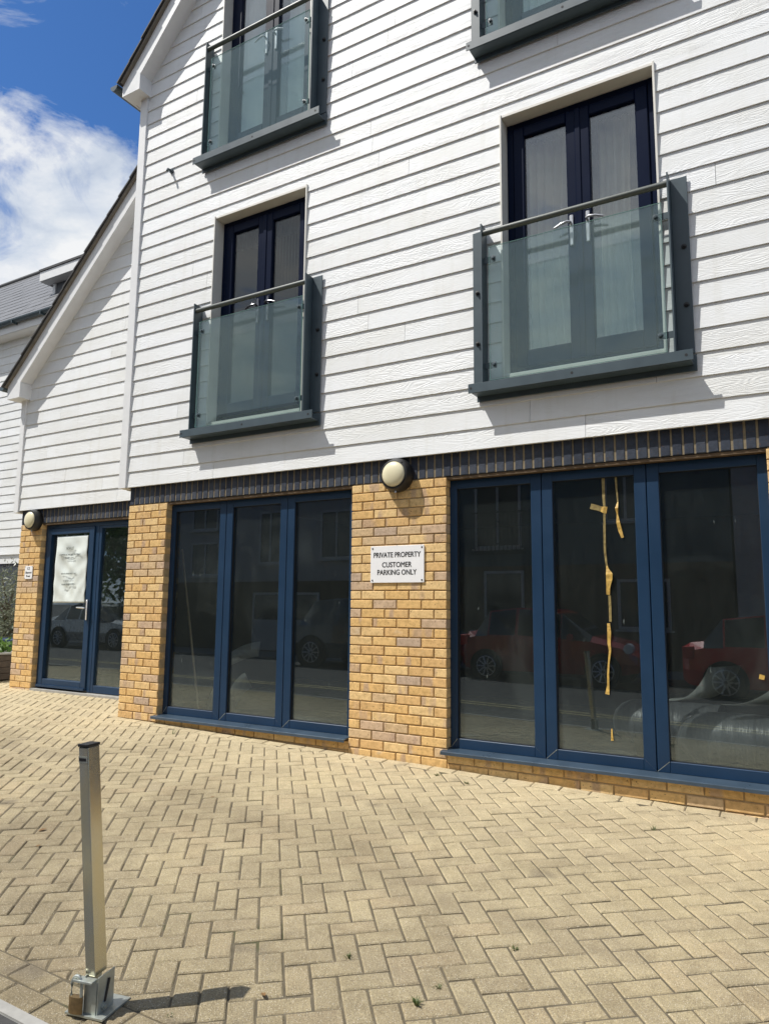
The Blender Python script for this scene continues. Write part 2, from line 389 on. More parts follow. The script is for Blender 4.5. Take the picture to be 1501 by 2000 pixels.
def text(name, s, size, cx, y, cz, m, parent, width=None, bold=.0, depth=.0008):
    cu = bpy.data.curves.new(name, 'FONT'); cu.body = s; cu.size = size; cu.align_x = 'CENTER'; cu.align_y = 'CENTER'
    cu.extrude = depth
    t = bpy.data.objects.new(name + '_tmp', cu); COL.objects.link(t)
    bpy.context.view_layer.update()
    dg = bpy.context.evaluated_depsgraph_get()
    me = bpy.data.meshes.new_from_object(t.evaluated_get(dg)); bpy.data.objects.remove(t); bpy.data.curves.remove(cu)
    xs = [v.co.x for v in me.vertices]; w = max(xs) - min(xs); k = (width / w) if width else 1.0; mx = (max(xs) + min(xs)) / 2
    off = origin(parent)
    for v in me.vertices: v.co = Vector(((v.co.x - mx) * k + cx, y - v.co.z, v.co.y + cz)) - off
    me.materials.clear(); me.materials.append(m)
    if bold:
        b = bmesh.new(); b.from_mesh(me); g0 = list(b.verts) + list(b.edges) + list(b.faces)
        for k in (-1, 1):
            d = bmesh.ops.duplicate(b, geom=g0)['geom']
            bmesh.ops.translate(b, verts=[e for e in d if isinstance(e, bmesh.types.BMVert)], vec=(k * bold, -.00012 * (k + 2), k * bold * .5))
        b.to_mesh(me); b.free()
    o = bpy.data.objects.new(name, me); COL.objects.link(o); o.parent = parent; return o

def gz(x, y):
    if y >= -3.46: return min(-.02 * x, .07) + .0535 * y
    return min(-.02 * x, .07) - .185 + .018 * (y + 3.46)

# ------------------------------------------------------------------ camera, sun, sky
cam = bpy.data.cameras.new('camera'); co = bpy.data.objects.new('camera', cam); COL.objects.link(co); S.camera = co
r_ = Vector((0.8635884110218796, 0.5041124172941301, 0.00925889186534466))
u_ = Vector((0.0581621791392332, -0.11784430298857412, 0.9913273330090888))
f_ = Vector((-0.500831525831273, 0.8555602789885737, 0.13108925108685673))
co.matrix_world = Matrix(((r_.x, u_.x, -f_.x, 3.311387), (r_.y, u_.y, -f_.y, -5.103241), (r_.z, u_.z, -f_.z, 1.192664), (0, 0, 0, 1)))
cam.sensor_fit = 'VERTICAL'; cam.sensor_height = 24.0; cam.lens = 24.0 * 1396.06 / 2000.0
cam.clip_start = .05; cam.clip_end = 3000

sun_dir = Vector((-.415, -.355, .838)).normalized()
sl = bpy.data.lights.new('sun', 'SUN'); sl.energy = 4.2; sl.angle = R(.53); sl.color = (1.0, .965, .905)
so = bpy.data.objects.new('sun', sl); COL.objects.link(so); so.rotation_euler = (-sun_dir).to_track_quat('-Z', 'Y').to_euler(); so.location = (0, -5, 30)

W = bpy.data.worlds.new('World'); S.world = W; W.use_nodes = True
wt = W.node_tree; wt.nodes.clear()
sky = N(wt, 'ShaderNodeTexSky', sky_type='NISHITA'); sky.sun_disc = False
sky.sun_elevation = math.asin(sun_dir.z); sky.sun_rotation = math.atan2(sun_dir.x, sun_dir.y) % (2 * math.pi)
sky.altitude = 100; sky.air_density = 1.0; sky.dust_density = .3; sky.ozone_density = 2.5
tc = N(wt, 'ShaderNodeTexCoord'); dirv = tc.outputs['Generated']
sep = N(wt, 'ShaderNodeSeparateXYZ'); L(wt, dirv, sep.inputs[0])
den = math_(wt, 'ADD', math_(wt, 'MAXIMUM', sep.outputs[2], 0.0), .22)
inv = math_(wt, 'DIVIDE', 1.0, den)
pv = N(wt, 'ShaderNodeVectorMath', operation='SCALE'); L(wt, dirv, pv.inputs[0]); L(wt, inv, pv.inputs['Scale'])
CLOUD_OFF = (5.5, -3.2, 2.2)
ofs = N(wt, 'ShaderNodeVectorMath', operation='ADD'); L(wt, pv.outputs[0], ofs.inputs[0]); ofs.inputs[1].default_value = CLOUD_OFF
cn = noise(wt, ofs.outputs[0], 3.4, 11, .62, .5)
cn2 = noise(wt, ofs.outputs[0], 1.5, 4, .55)
cn = math_(wt, 'ADD', math_(wt, 'MULTIPLY', math_(wt, 'SUBTRACT', cn, .5), 1.25), .5)
dt = N(wt, 'ShaderNodeVectorMath', operation='DOT_PRODUCT'); L(wt, dirv, dt.inputs[0]); dt.inputs[1].default_value = (-.6366, -.0121, -.7711)
# the bank of cumulus to the north-west, broken cloud elsewhere
bank = N(wt, 'ShaderNodeMapRange'); bank.inputs[1].default_value = -.09; bank.inputs[2].default_value = .15; bank.inputs[3].default_value = -.195; bank.inputs[4].default_value = .195; L(wt, dt.outputs['Value'], bank.inputs[0])
south = N(wt, 'ShaderNodeMapRange'); south.inputs[1].default_value = .1; south.inputs[2].default_value = -.5; south.inputs[3].default_value = 0; south.inputs[4].default_value = 1; L(wt, sep.outputs[1], south.inputs[0])
bias = N(wt, 'ShaderNodeMix', data_type='FLOAT'); L(wt, south.outputs[0], bias.inputs[0]); L(wt, bank.outputs[0], bias.inputs[2]); bias.inputs[3].default_value = .26
cv = math_(wt, 'ADD', math_(wt, 'ADD', cn, bias.outputs[0]), math_(wt, 'MULTIPLY', math_(wt, 'SUBTRACT', cn2, .5), .35))
cmask = ramp(wt, cv, [(.47, (0, 0, 0)), (.545, (.45, .45, .45)), (.64, (.90, .90, .90)), (.8, (1, 1, 1))])
cshade = noise(wt, ofs.outputs[0], 4.5, 8, .6, .4)
ccol = ramp(wt, cshade, [(.30, (.50, .58, .72)), (.48, (.74, .80, .88)), (.62, (.95, .965, .98))])
bg1 = N(wt, 'ShaderNodeBackground'); bg1.inputs[1].default_value = .083
skyt = mixc(wt, 1.0, sky.outputs[0], (.50, .84, 1.23), 'MULTIPLY'); L(wt, skyt, bg1.inputs[0])
bg2 = N(wt, 'ShaderNodeBackground'); bg2.inputs[1].default_value = .74; L(wt, ccol, bg2.inputs[0])
wm = N(wt, 'ShaderNodeMixShader'); L(wt, cmask, wm.inputs[0]); L(wt, bg1.outputs[0], wm.inputs[1]); L(wt, bg2.outputs[0], wm.inputs[2])
wo = N(wt, 'ShaderNodeOutputWorld'); L(wt, wm.outputs[0], wo.inputs[0])
vs = S.view_settings; vs.view_transform = 'Standard'; vs.look = 'None'; vs.gamma = 1; vs.exposure = .36
S.cycles.max_bounces = 10; S.cycles.transparent_max_bounces = 24; S.cycles.glossy_bounces = 5; S.cycles.caustics_reflective = False; S.cycles.caustics_refractive = False

# ------------------------------------------------------------------ ground
def inset(poly, d):
    n = len(poly); res = []
    for i in range(n):
        p0, p1, p2 = poly[i - 1], poly[i], poly[(i + 1) % n]
        e1 = Vector((p1[0] - p0[0], p1[1] - p0[1])); e2 = Vector((p2[0] - p1[0], p2[1] - p1[1]))
        if e1.length < 1e-6 or e2.length < 1e-6: return None
        e1.normalize(); e2.normalize()
        n1 = Vector((-e1.y, e1.x)); n2 = Vector((-e2.y, e2.x))
        dn = 1 + n1.dot(n2)
        if dn < .15: return None
        res.append(Vector((p1[0], p1[1])) + (n1 + n2) * (d / dn))
    return res
def area(p): return .5 * sum(p[i - 1][0] * p[i][1] - p[i][0] * p[i - 1][1] for i in range(len(p)))
def clip(poly, a, b, c):
    """keep a*x+b*y<=c"""
    res = []
    for i in range(len(poly)):
        p, q = poly[i - 1], poly[i]; dp = a * p[0] + b * p[1] - c; dq = a * q[0] + b * q[1] - c
        if (dp <= 0) != (dq <= 0):
            t = dp / (dp - dq); res.append((p[0] + (q[0] - p[0]) * t, p[1] + (q[1] - p[1]) * t))
        if dq <= 0: res.append((q[0], q[1]))
    out_ = []
    for p in res:
        if not out_ or math.hypot(p[0] - out_[-1][0], p[1] - out_[-1][1]) > .004: out_.append(p)
    if len(out_) > 1 and math.hypot(out_[0][0] - out_[-1][0], out_[0][1] - out_[-1][1]) <= .004: out_.pop()
    return out_
def paver(bm, poly):
    if len(poly) < 3 or area(poly) < .0012: return
    gap = rnd.uniform(.0030, .0048)
    a = inset(poly, gap)
    if not a or area(a) < .0008: return
    b = inset(a, .0055)
    if not b or area(b) < .0005 or area(b) > area(a): return
    cx = sum(p[0] for p in a) / len(a); cy = sum(p[1] for p in a) / len(a)
    h = rnd.gauss(0, .0012); tx, ty = rnd.gauss(0, .009), rnd.gauss(0, .009)
    rot = rnd.gauss(0, .008); cr, sr = math.cos(rot), math.sin(rot)
    def P(p, dz):
        x, y = p[0] - cx, p[1] - cy
        X, Y = cx + x * cr - y * sr, cy + x * sr + y * cr
        return (X, Y, gz(X, Y) + h + tx * x + ty * y + dz)
    lo = [bm.verts.new(P(p, -.03)) for p in a]; mi = [bm.verts.new(P(p, -.0045)) for p in a]; to = [bm.verts.new(P(p, 0)) for p in b]
    n = len(a)
    for i in range(n):
        j = (i + 1) % n
        bm.faces.new((lo[i], lo[j], mi[j], mi[i])); bm.faces.new((mi[i], mi[j], to[j], to[i]))
    bm.faces.new(to)
TH = R(39.3); PS = .0992
ca, sa = math.cos(TH), math.sin(TH)
OX, OY = 1.439, -2.668
def lat(i, j): return (OX + PS * (i * ca - j * sa), OY + PS * (i * sa + j * ca))
bm = BM()
XL, XR = -10.2, 5.4
FRONT = -3.222
WALLX = -2.82
for i in range(-150, 90):
    for j in range(-90, 150):
        k = (i + j) % 4
        if k == 0: cells = (i, i + 2, j - 1, j)
        elif k == 2: cells = (i, i + 1, j - 1, j + 1)
        else: continue
        x0, x1, y0, y1 = cells
        poly = [lat(x0, y0), lat(x1, y0), lat(x1, y1), lat(x0, y1)]
        cx = sum(p[0] for p in poly) / 4; cy = sum(p[1] for p in poly) / 4
        if not (XL < cx < XR and FRONT - .12 < cy < 3.0): continue
        if cx > WALLX and cy > .1: continue
        if cx < -5.7 and cy > 3.0: continue
        if -5.72 < cx < WALLX and cy > .75: continue
        poly = clip(poly, 0, -1, -FRONT)
        if cx > WALLX and poly: poly = clip(poly, 0, 1, -.106)
        if poly: paver(bm, poly)
def course(x0, x1, y0, y1, off=0.0, ln=.2):
    x = x0 + off
    while x < x1:
        paver(bm, [(x, y0), (x + ln, y0), (x + ln, y1), (x, y1)]); x += ln
course(WALLX, XR, -.104, -.004)
course(XL, XR, FRONT - .1, FRONT, .05)
course(XL, XR, FRONT - .2, FRONT - .1, .13)
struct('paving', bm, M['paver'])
bm = BM()
ys = [-3.44 + i * .2 for i in range(0, 33)]; xs = [XL + i * .3 for i in range(0, 53)]
strip(bm, [[(x, y, gz(x, min(y, 3)) - .0058) for x in xs] for y in ys])
struct('joint_sand', bm, M['sand'])
bm = BM()
box(bm, -30, 30, -3.468, -3.424, -.9, 0)
for v in bm.verts: v.co.z = v.co.z + 0 if v.co.z < -.5 else gz(max(min(v.co.x, 5), -10), -3.44) + .006
bmesh.ops.subdivide_edges(bm, edges=[e for e in bm.edges if abs(e.verts[0].co.x - e.verts[1].co.x) > 5], cuts=60)
for v in bm.verts:
    if v.co.z > -.5: v.co.z = min(-.02 * v.co.x, .07) + .0535 * -3.44 + .006
struct('kerb', bm, M['kerb'])
bm = BM()
xs = [-300, -80, -30, -14, -9, -6, -3.5, -2, 0, 2, 4, 6, 10, 30, 80, 300]; ys = [-3.47, -4.5, -6, -8, -10.45]
strip(bm, [[(x, y, gz(max(min(x, 12), -20), y)) for x in xs] for y in ys])
struct('road', bm, M['tarmac'])
bm = BM()
for y in (-4.42, -4.64):
    strip(bm, [[(x, y, gz(x, y) + .004) for x in (-14, -6, -3.5, -2, 0, 2, 4, 6, 10)], [(x, y - .09, gz(x, y) + .004) for x in (-14, -6, -3.5, -2, 0, 2, 4, 6, 10)]])
o = struct('road_line', bm, M['yellow_line'])
bm = BM()
box(bm, -300, 300, -12.45, -10.45, -1.2, -.22)
struct('pavement', bm, M['far_pave'])
bm = BM()   # the wider ground, a sheet out to the horizon
for x0, x1, y0, y1 in ((-900, 900, 3.4, 900), (-900, 900, -900, -12.4), (-900, XL, -3.5, 3.4), (XR, 900, -3.5, 3.4)):
    strip(bm, [[(x0, y0, -.30), (x1, y0, -.30)], [(x0, y1, -.30), (x1, y1, -.30)]])
struct('ground', bm, M['tarmac'])

# ------------------------------------------------------------------ brick, board and frame builders
def brick(bm, x0, x1, z0, z1, y0, y1, bv=.004):
    y0 += rnd.uniform(-.0012, .0018)
    j = lambda: rnd.uniform(-.0012, .0012)
    o_ = [(x0 + j(), z0 + j()), (x1 + j(), z0 + j()), (x1 + j(), z1 + j()), (x0 + j(), z1 + j())]
    i_ = [(o_[0][0] + bv, o_[0][1] + bv), (o_[1][0] - bv, o_[1][1] + bv), (o_[2][0] - bv, o_[2][1] - bv), (o_[3][0] + bv, o_[3][1] - bv)]
    f = [bm.verts.new((x, y0, z)) for x, z in i_]; m_ = [bm.verts.new((x, y0 + bv, z)) for x, z in o_]; b = [bm.verts.new((x, y1, z)) for x, z in o_]
    bm.faces.new(f)
    for k in range(4):
        q = (k + 1) % 4
        bm.faces.new((f[k], m_[k], m_[q], f[q])); bm.faces.new((m_[k], b[k], b[q], m_[q]))
def brickwork(bm, x0, x1, zbot, ztop, yf, phase=0, depth=.10):
    k = 0; z = ztop
    while z > zbot:
        a, b = z - .075 + .010, z
        x = x0 - (0.1125 if (k + phase) % 2 else 0.0)
        while x < x1 - .02:
            xa, xb = max(x, x0), min(x + .215, x1)
            if xb - xa > .03: brick(bm, xa, xb, a, b, yf, yf + depth)
            x += .225
        z -= .075; k += 1
def mortar(bm, x0, x1, z0, z1, yf, d=.095): box(bm, x0 + .006, x1 - .006, yf + .0095, yf + d, z0, z1)
def soldiers(bm, bmm, x0, x1, z0, z1, yf):
    n = round((x1 - x0) / .075); w = (x1 - x0) / n
    for i in range(n): brick(bm, x0 + i * w + .005, x0 + (i + 1) * w - .005, z0, z1, yf, yf + .10, .006)
    box(bmm, x0 + .004, x1 - .004, yf + .005, yf + .095, z0 + .003, z1)
def cladding(bm, x0, x1, z0, z1, gauge, yf, holes, xl=None, xr=None, seed=1):
    rr = random.Random(seed)
    k = 0; zb = z0
    while zb < z1 - .01:
        zt = min(zb + gauge, z1)
        cuts = sorted({zb, zt} | {z for h in holes for z in h[2:] if zb + .004 < z < zt - .004})
        joints = []
        x = x0 + rr.uniform(.5, 3.6)
        while x < x1: joints.append(x); x += 3.6
        for a, b in zip(cuts, cuts[1:]):
            iv = [(x0, x1)]
            for h in holes:
                if h[2] < (a + b) / 2 < h[3]:
                    nv = []
                    for p, q in iv:
                        if h[0] > p: nv.append((p, min(q, h[0])))
                        if h[1] < q: nv.append((max(p, h[1]), q))
                    iv = [(p, q) for p, q in nv if q - p > .01]
            segs = []
            for p, q in iv:
                c = [p] + [j for j in joints if p + .05 < j < q - .05] + [q]
                segs += [(c[i] + (.0015 if i else 0), c[i + 1] - (.0015 if i + 2 < len(c) else 0)) for i in range(len(c) - 1)]
            for p, q in segs:
                pb, pt, qb, qt = p, p, q, q
                if xl: pb, pt = max(p, xl(a)), max(p, xl(b))
                if xr: qb, qt = min(q, xr(a)), min(q, xr(b))
                if qb - pb < .01 or qt - pt < .01: continue
                yy = lambda z: yf + .0115 * (z - zb) / gauge
                o_ = 0.0
                hexa(bm, [(pb, yy(a), a), (qb, yy(a), a), (qb, yf + .03, a), (pb, yf + .03, a), (pt, yy(b) + o_, b), (qt, yy(b) + o_, b), (qt, yf + .03, b), (pt, yf + .03, b)])
        zb += gauge; k += 1
def frame_ring(bm, x0, x1, z0, z1, y0, y1, wl, wr, wb, wt_, bv=.004):
    box(bm, x0, x0 + wl, y0, y1, z0, z1, bv); box(bm, x1 - wr, x1, y0, y1, z0, z1, bv)
    box(bm, x0 + wl, x1 - wr, y0 + .0015, y1, z0, z0 + wb, bv); box(bm, x0 + wl, x1 - wr, y0 + .0015, y1, z1 - wt_, z1, bv)
def bead(bm, x0, x1, z0, z1, y, w=.008):
    box(bm, x0, x0 + w, y, y + .02, z0, z1); box(bm, x1 - w, x1, y, y + .02, z0, z1)
    box(bm, x0 + w, x1 - w, y, y + .02, z0, z0 + w); box(bm, x0 + w, x1 - w, y, y + .02, z1 - w, z1)

SOLD, CLADZ, G = 2.2275, 2.412, .1664
Y2 = .64                                   # the lower block stands back from the tall one

# ------------------------------------------------------------------ the tall gabled block
A = empty('gabled_building', (0, 0, 0), 'tall white weatherboarded gable over yellow brick piers and wide blue framed shop windows', 'building')
RX = 4.6
for x0, x1, ph in ((-2.80, -2.2375, 0), (0.0, .8925, 1), (3.150, RX, 0)):
    bm = BM(); brickwork(bm, x0, x1, -.16, SOLD - .010, 0.0, ph); p_ = obj('brick_pier', bm, M['brick'], A); bq = BM(); mortar(bq, x0, x1, -.2, SOLD, 0.0); obj('mortar', bq, M['mortar'], p_)
for x0, x1, ph in ((-2.2375, 0.0, 1), (.8925, 3.150, 0)):
    bm = BM(); brickwork(bm, x0, x1, -.16, .089, .0025, ph); p_ = obj('brick_plinth', bm, M['brick'], A); bq = BM(); mortar(bq, x0 - .008, x1 + .008, -.2, .088, .003); obj('mortar', bq, M['mortar'], p_)
bs, b2 = BM(), BM(); soldiers(bs, b2, -2.80, RX, SOLD, 2.50, 0.0); p_ = obj('soldier_course', bs, M['blue_brick'], A); obj('mortar', b2, M['soldier_mortar'], p_)
bm = BM()
for x0, x1 in ((-2.2375, 0.0), (.8925, 3.150)): box(bm, x0, x1, .012, .145, SOLD - .024, SOLD - .003)
obj('lintel', bm, M['lintel'], A)
SL = math.tan(R(48.0))
PX, PZ = -2.757, 7.109                      # a point on the lower edge of the left bargeboard
APX = .90
holes = [(-1.695, -.525, 2.86, 5.135), (1.40, 2.585, 2.86, 5.135), (-1.695, -.525, 5.77, 8.045), (1.40, 2.585, 5.77, 8.045)]
rake = lambda z: PX + .16 + (z - PZ) / SL - .45
rrake = lambda z: 2 * APX - rake(z)
bm = BM()
cladding(bm, -2.815, RX, CLADZ, 11.6, G, -.046, holes, rake, rrake, 4)
obj('cladding', bm, M['clad'], A)
bm = BM()
hs = sorted(holes)
zz = [2.44, 2.86, 5.135, 5.77, 8.045, 11.4]
for i in range(5):                            # the wall behind the boards
    a, b = zz[i], zz[i + 1]
    xsl = [(-2.79, RX)] if i in (0, 2, 4) else [(-2.79, -1.695), (-.525, 1.40), (2.585, RX)]
    for p, q in xsl:
        box(bm, max(p, rake(b) + .05) if i == 4 else p, min(q, rrake(b) - .05) if i == 4 else q, -.013, .12, a, b)
obj('wall', bm, M['trim'], A)
bm = BM(); box(bm, -2.915, -2.805, -.062, .05, 2.405, 6.95, .003); box(bm, -2.915, -2.895, .05, 7, 2.40, 6.95)
obj('corner_board', bm, M['trim'], A)
# rakes: bargeboard, undercloak and tiles on both slopes
nx, nz = -math.sin(R(48)), math.cos(R(48)); tx, tz = math.cos(R(48)), math.sin(R(48))
LEN = (APX - PX) / tx + .18
def rake_prism(bm, d0, d1, y0, y1, s0=-.42, mirror=False, s1=None, px=PX, pz=PZ, ang=48.0, length=None):
    nx, nz = -math.sin(R(ang)), math.cos(R(ang)); tx, tz = math.cos(R(ang)), math.sin(R(ang))
    s1 = (LEN if length is None else length) if s1 is None else s1
    pts = [(px + nx * d + tx * s, pz + nz * d + tz * s) for d, s in ((d0, s0), (d0, s1), (d1, s1), (d1, s0))]
    if mirror: pts = [(2 * APX - x, z) for x, z in pts]
    prism(bm, pts, y0, y1)
for mir in (False, True):
    bm = BM(); rake_prism(bm, 0.0, .165, -.205, -.175, -.06, mir); rake_prism(bm, .005, .03, -.174, -.02, -.03, mir)
    obj('bargeboard', bm, M['trim'], A)
    bm = BM(); rake_prism(bm, .167, .196, -.240, 8, -.235, mir); obj('undercloak', bm, M['undercloak'], A)
    bm = BM()
    s = -.265
    while s < LEN - .02:
        for yy in range(1):
            nx, nz = -math.sin(R(48)), math.cos(R(48))
            a0, a1 = .199, .228
            pts = [(PX + nx * (a0 + .012) + tx * s, PZ + nz * (a0 + .012) + tz * s), (PX + nx * a0 + tx * (s + .28), PZ + nz * a0 + tz * (s + .28)), (PX + nx * (a0 + .016) + tx * (s + .28), PZ + nz * (a0 + .016) + tz * (s + .28)), (PX + nx * a1 + tx * s, PZ + nz * a1 + tz * s)]
            if mir: pts = [(2 * APX - x, z) for x, z in pts]
            prism(bm, pts, -.262 + rnd.uniform(-.005, .005), 8)
        s += .275
    obj('roof', bm, M['tile'], A)
# boxed eaves at the foot of the left rake
bm = BM(); prism(bm, [(-3.055, 6.905), (-2.775, 6.905), (-2.775, 7.108), (-2.905, 7.20), (-3.055, 7.028)], -.208, -.03)
prism(bm, [(-3.055, 6.905), (-3.035, 6.905), (-3.035, 7.06), (-3.055, 7.04)], -.03, 7)
box(bm, -3.03, -2.92, -.03, 7, 6.91, 6.93)
obj('eaves_box', bm, M['trim'], A)
bm = BM()                                     # half-round gutter running back along the eaves
prof = [(math.cos(t) * .058 - 3.19, math.sin(t) * .062 + 7.085) for t in [math.pi + i * math.pi / 10 for i in range(11)]]
inn = [(math.cos(t) * .052 - 3.19, math.sin(t) * .056 + 7.087) for t in [math.pi + i * math.pi / 10 for i in range(11)]]
prism(bm, prof, -.225, -.217)
for i in range(10): prism(bm, [prof[i], prof[i + 1], inn[i + 1], inn[i]], -.217, 7)
obj('gutter', bm, M['steel'], A)
bm = BM(); tube(bm, [(-3.10, .25, 7.0), (-3.10, .25, 6.93), (-3.0, .25, 6.78), (-2.985, .25, 6.62), (-2.96, .25, 6.55), (-2.955, .25, 3.0)], .036, 12)
tube(bm, [(-3.0, .25, 6.74), (-2.99, .25, 6.66)], .044, 12)
obj('downpipe', bm, M['black'], A, True)
bm = BM(); tube(bm, [(-2.372, -.03, 5.87), (-2.372, -.075, 5.872), (-2.366, -.105, 5.862), (-2.360, -.118, 5.835)], .013, 10); lathe_y(bm, [(0, -.058), (.024, -.058), (.026, -.04)], -2.372, 5.87, 16)
obj('overflow_pipe', bm, M['steel'], A, True)
bm = BM()                                     # main carcass: side and back walls so light cannot leak in
box(bm, -2.79, -2.75, .12, 7, -.2, 6.95); box(bm, RX - .05, RX, .12, 7, -.2, 6.95); box(bm, -2.79, RX, 6.95, 7, -.2, 6.95)
obj('side_wall', bm, M['trim'], A)
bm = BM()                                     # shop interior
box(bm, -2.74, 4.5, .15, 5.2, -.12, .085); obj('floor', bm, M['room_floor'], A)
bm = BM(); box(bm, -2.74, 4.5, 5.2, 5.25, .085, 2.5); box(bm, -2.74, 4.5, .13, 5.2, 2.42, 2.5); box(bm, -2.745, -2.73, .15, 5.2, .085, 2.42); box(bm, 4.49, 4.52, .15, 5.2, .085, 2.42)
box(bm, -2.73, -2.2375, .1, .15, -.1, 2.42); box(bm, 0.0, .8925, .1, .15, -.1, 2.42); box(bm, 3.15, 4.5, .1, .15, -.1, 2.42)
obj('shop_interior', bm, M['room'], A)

def shop_window(x0, x1, label):
    z0, z1 = .122, SOLD - .026
    w = (x1 - x0) / 3
    bm = BM()
    yF = .068
    for i in range(3):
        a, b = x0 + i * w + (.003 if i else 0), x0 + (i + 1) * w - (.003 if i < 2 else 0)
        wl = .058 if i == 0 else .080; wr = .062 if i == 2 else .080
        frame_ring(bm, a, b, z0, z1, yF, .125, wl, wr, .074, .070, .003)
        for (cx, sx) in ((a, 1), (b, -1)):    # mitre lines at the sash corners
            pass
    box(bm, x0 + .004, x1 - .004, yF + .02, .14, z0 - .015, z0 + .003)
    f = obj('window', bm, M['navy'], A); f['label'] = label
    for i in range(3):
        a, b = x0 + i * w, x0 + (i + 1) * w
        wl = .058 if i == 0 else .080; wr = .062 if i == 2 else .080
        bm = BM(); box(bm, a + wl - .004, b - wr + .004, .096, .103, z0 + .070, z1 - .066); obj('pane', bm, M['shop_glass'], f)
        bm = BM(); bead(bm, a + wl - .002, b - wr + .002, z0 + .072, z1 - .068, .083, .006); obj('gasket', bm, M['rubber'], f)
    bm = BM()                                  # pressed metal sill with a turned-down nose
    prism_pts = [(.085, .124), (-.042, .112), (-.049, .107), (-.049, .086), (-.043, .086), (-.043, .100), (.085, .112)]
    xa, xb = x0 - .035, x1 - .012
    va = [bm.verts.new((xa, y, z)) for y, z in prism_pts]; vb = [bm.verts.new((xb, y, z)) for y, z in prism_pts]
    n = len(prism_pts)
    for i in range(n): bm.faces.new((va[i], va[(i + 1) % n], vb[(i + 1) % n], vb[i]))
    bm.faces.new(va); bm.faces.new(list(reversed(vb)))
    obj('sill', bm, M['sill'], f)
    # pale sealant lines at the welded corners
    bm = BM()
    for i in range(3):
        a, b = x0 + i * w, x0 + (i + 1) * w
        wl = .058 if i == 0 else .080; wr = .062 if i == 2 else .080
        for cx, ex in ((a + .004, a + wl), (b - .004, b - wr)):
            d = .0013; bm = BM()
            bm.faces.new([bm.verts.new(p) for p in ((cx - d, yF - .0006, z0 + .006), (cx + d, yF - .0006, z0 + .004), (ex + d, yF - .0006, z0 + .072), (ex - d, yF - .0006, z0 + .074))])
            obj('mitre_joint', bm, M['galv'], f)
    return f
shop_window(-2.2375, 0.0, 'narrower looking three pane shop window beside the door')
shop_window(.8925, 3.150, 'wide three pane shop window with strips of yellow tape')

def french_door(x0, x1, z0, z1, label, hz, gl=None, hm='white_plastic'):
    """blue double doors set back in a pale reveal"""
    bm = BM(); t = .013
    box(bm, x0 - .003, x0 + t, -.058, .13, z0, z1 + .012, .002); box(bm, x1 - t, x1 + .003, -.058, .13, z0, z1 + .012, .002)
    box(bm, x0 + t, x1 - t, -.050, .13, z1 - t, z1 + .010, .002)
    box(bm, x0 + t, x1 - t, -.035, .13, z0, z0 + .12)
    sr = obj('reveal', bm, M['reveal'], A)
    a, b = x0 + t + .002, x1 - t - .002
    zb, zt = z0 + .122, z1 - t - .002
    bm = BM()
    frame_ring(bm, a, b, zb, zt, .070, .125, .055, .055, .06, .055, .004)
    mid = (a + b) / 2
    for p, q in ((a + .057, mid - .002), (mid + .002, b - .057)):
        frame_ring(bm, p, q, zb + .062, zt - .057, .056, .115, .088, .098 if p > mid - .1 and False else .090, .135, .085, .006)
        frame_ring(bm, p + .07, q - .07, zb + .062 + .112, zt - .057 - .068, .063, .10, .020, .020, .022, .018, .004)
    box(bm, mid - .022, mid + .022, .048, .06, zb + .065, zt - .06, .005)
    f = obj('french_door', bm, M['dark_navy'], A); f['label'] = label
    for p, q in ((a + .057, mid - .002), (mid + .002, b - .057)):
        bm = BM(); box(bm, p + .084, q - .084, .084, .091, zb + .062 + .128, zt - .057 - .08); obj('pane', bm, gl or M['upper_glass'], f)
    for s, px in ((-1, mid - .062), (1, mid + .062)):
        bm = BM(); box(bm, px - .015, px + .015, .044, .057, hz - .125, hz + .125, .006)
        pts = [(px, .046, hz + .045), (px, .010, hz + .05), (px + s * .02, .002, hz + .052), (px + s * .07, .006, hz + .046), (px + s * .125, .012, hz + .028)]
        tube(bm, pts, [.010, .010, .011, .010, .007], 8)
        obj('handle', bm, M[hm], f, True)
    return f
french_door(-1.695, -.525, 2.86, 5.135, 'double doors with dark pleated blinds', 4.065, M['blind_glass'], 'dark_handle')
french_door(1.40, 2.585, 2.86, 5.135, 'double doors with cream curtains drawn aside', 4.065)
french_door(-1.695, -.525, 5.77, 8.045, 'double doors under the left rake', 6.975)
french_door(1.40, 2.585, 5.77, 8.045, 'double doors cut by the top of the photo', 6.975)
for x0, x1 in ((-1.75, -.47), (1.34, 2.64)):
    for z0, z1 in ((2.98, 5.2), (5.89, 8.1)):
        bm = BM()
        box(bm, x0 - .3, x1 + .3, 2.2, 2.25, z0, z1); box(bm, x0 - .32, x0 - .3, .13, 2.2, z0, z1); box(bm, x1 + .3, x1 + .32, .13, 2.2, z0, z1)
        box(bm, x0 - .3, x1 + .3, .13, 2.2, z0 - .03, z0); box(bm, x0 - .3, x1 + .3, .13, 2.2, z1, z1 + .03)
        obj('room', bm, M['room'], A)

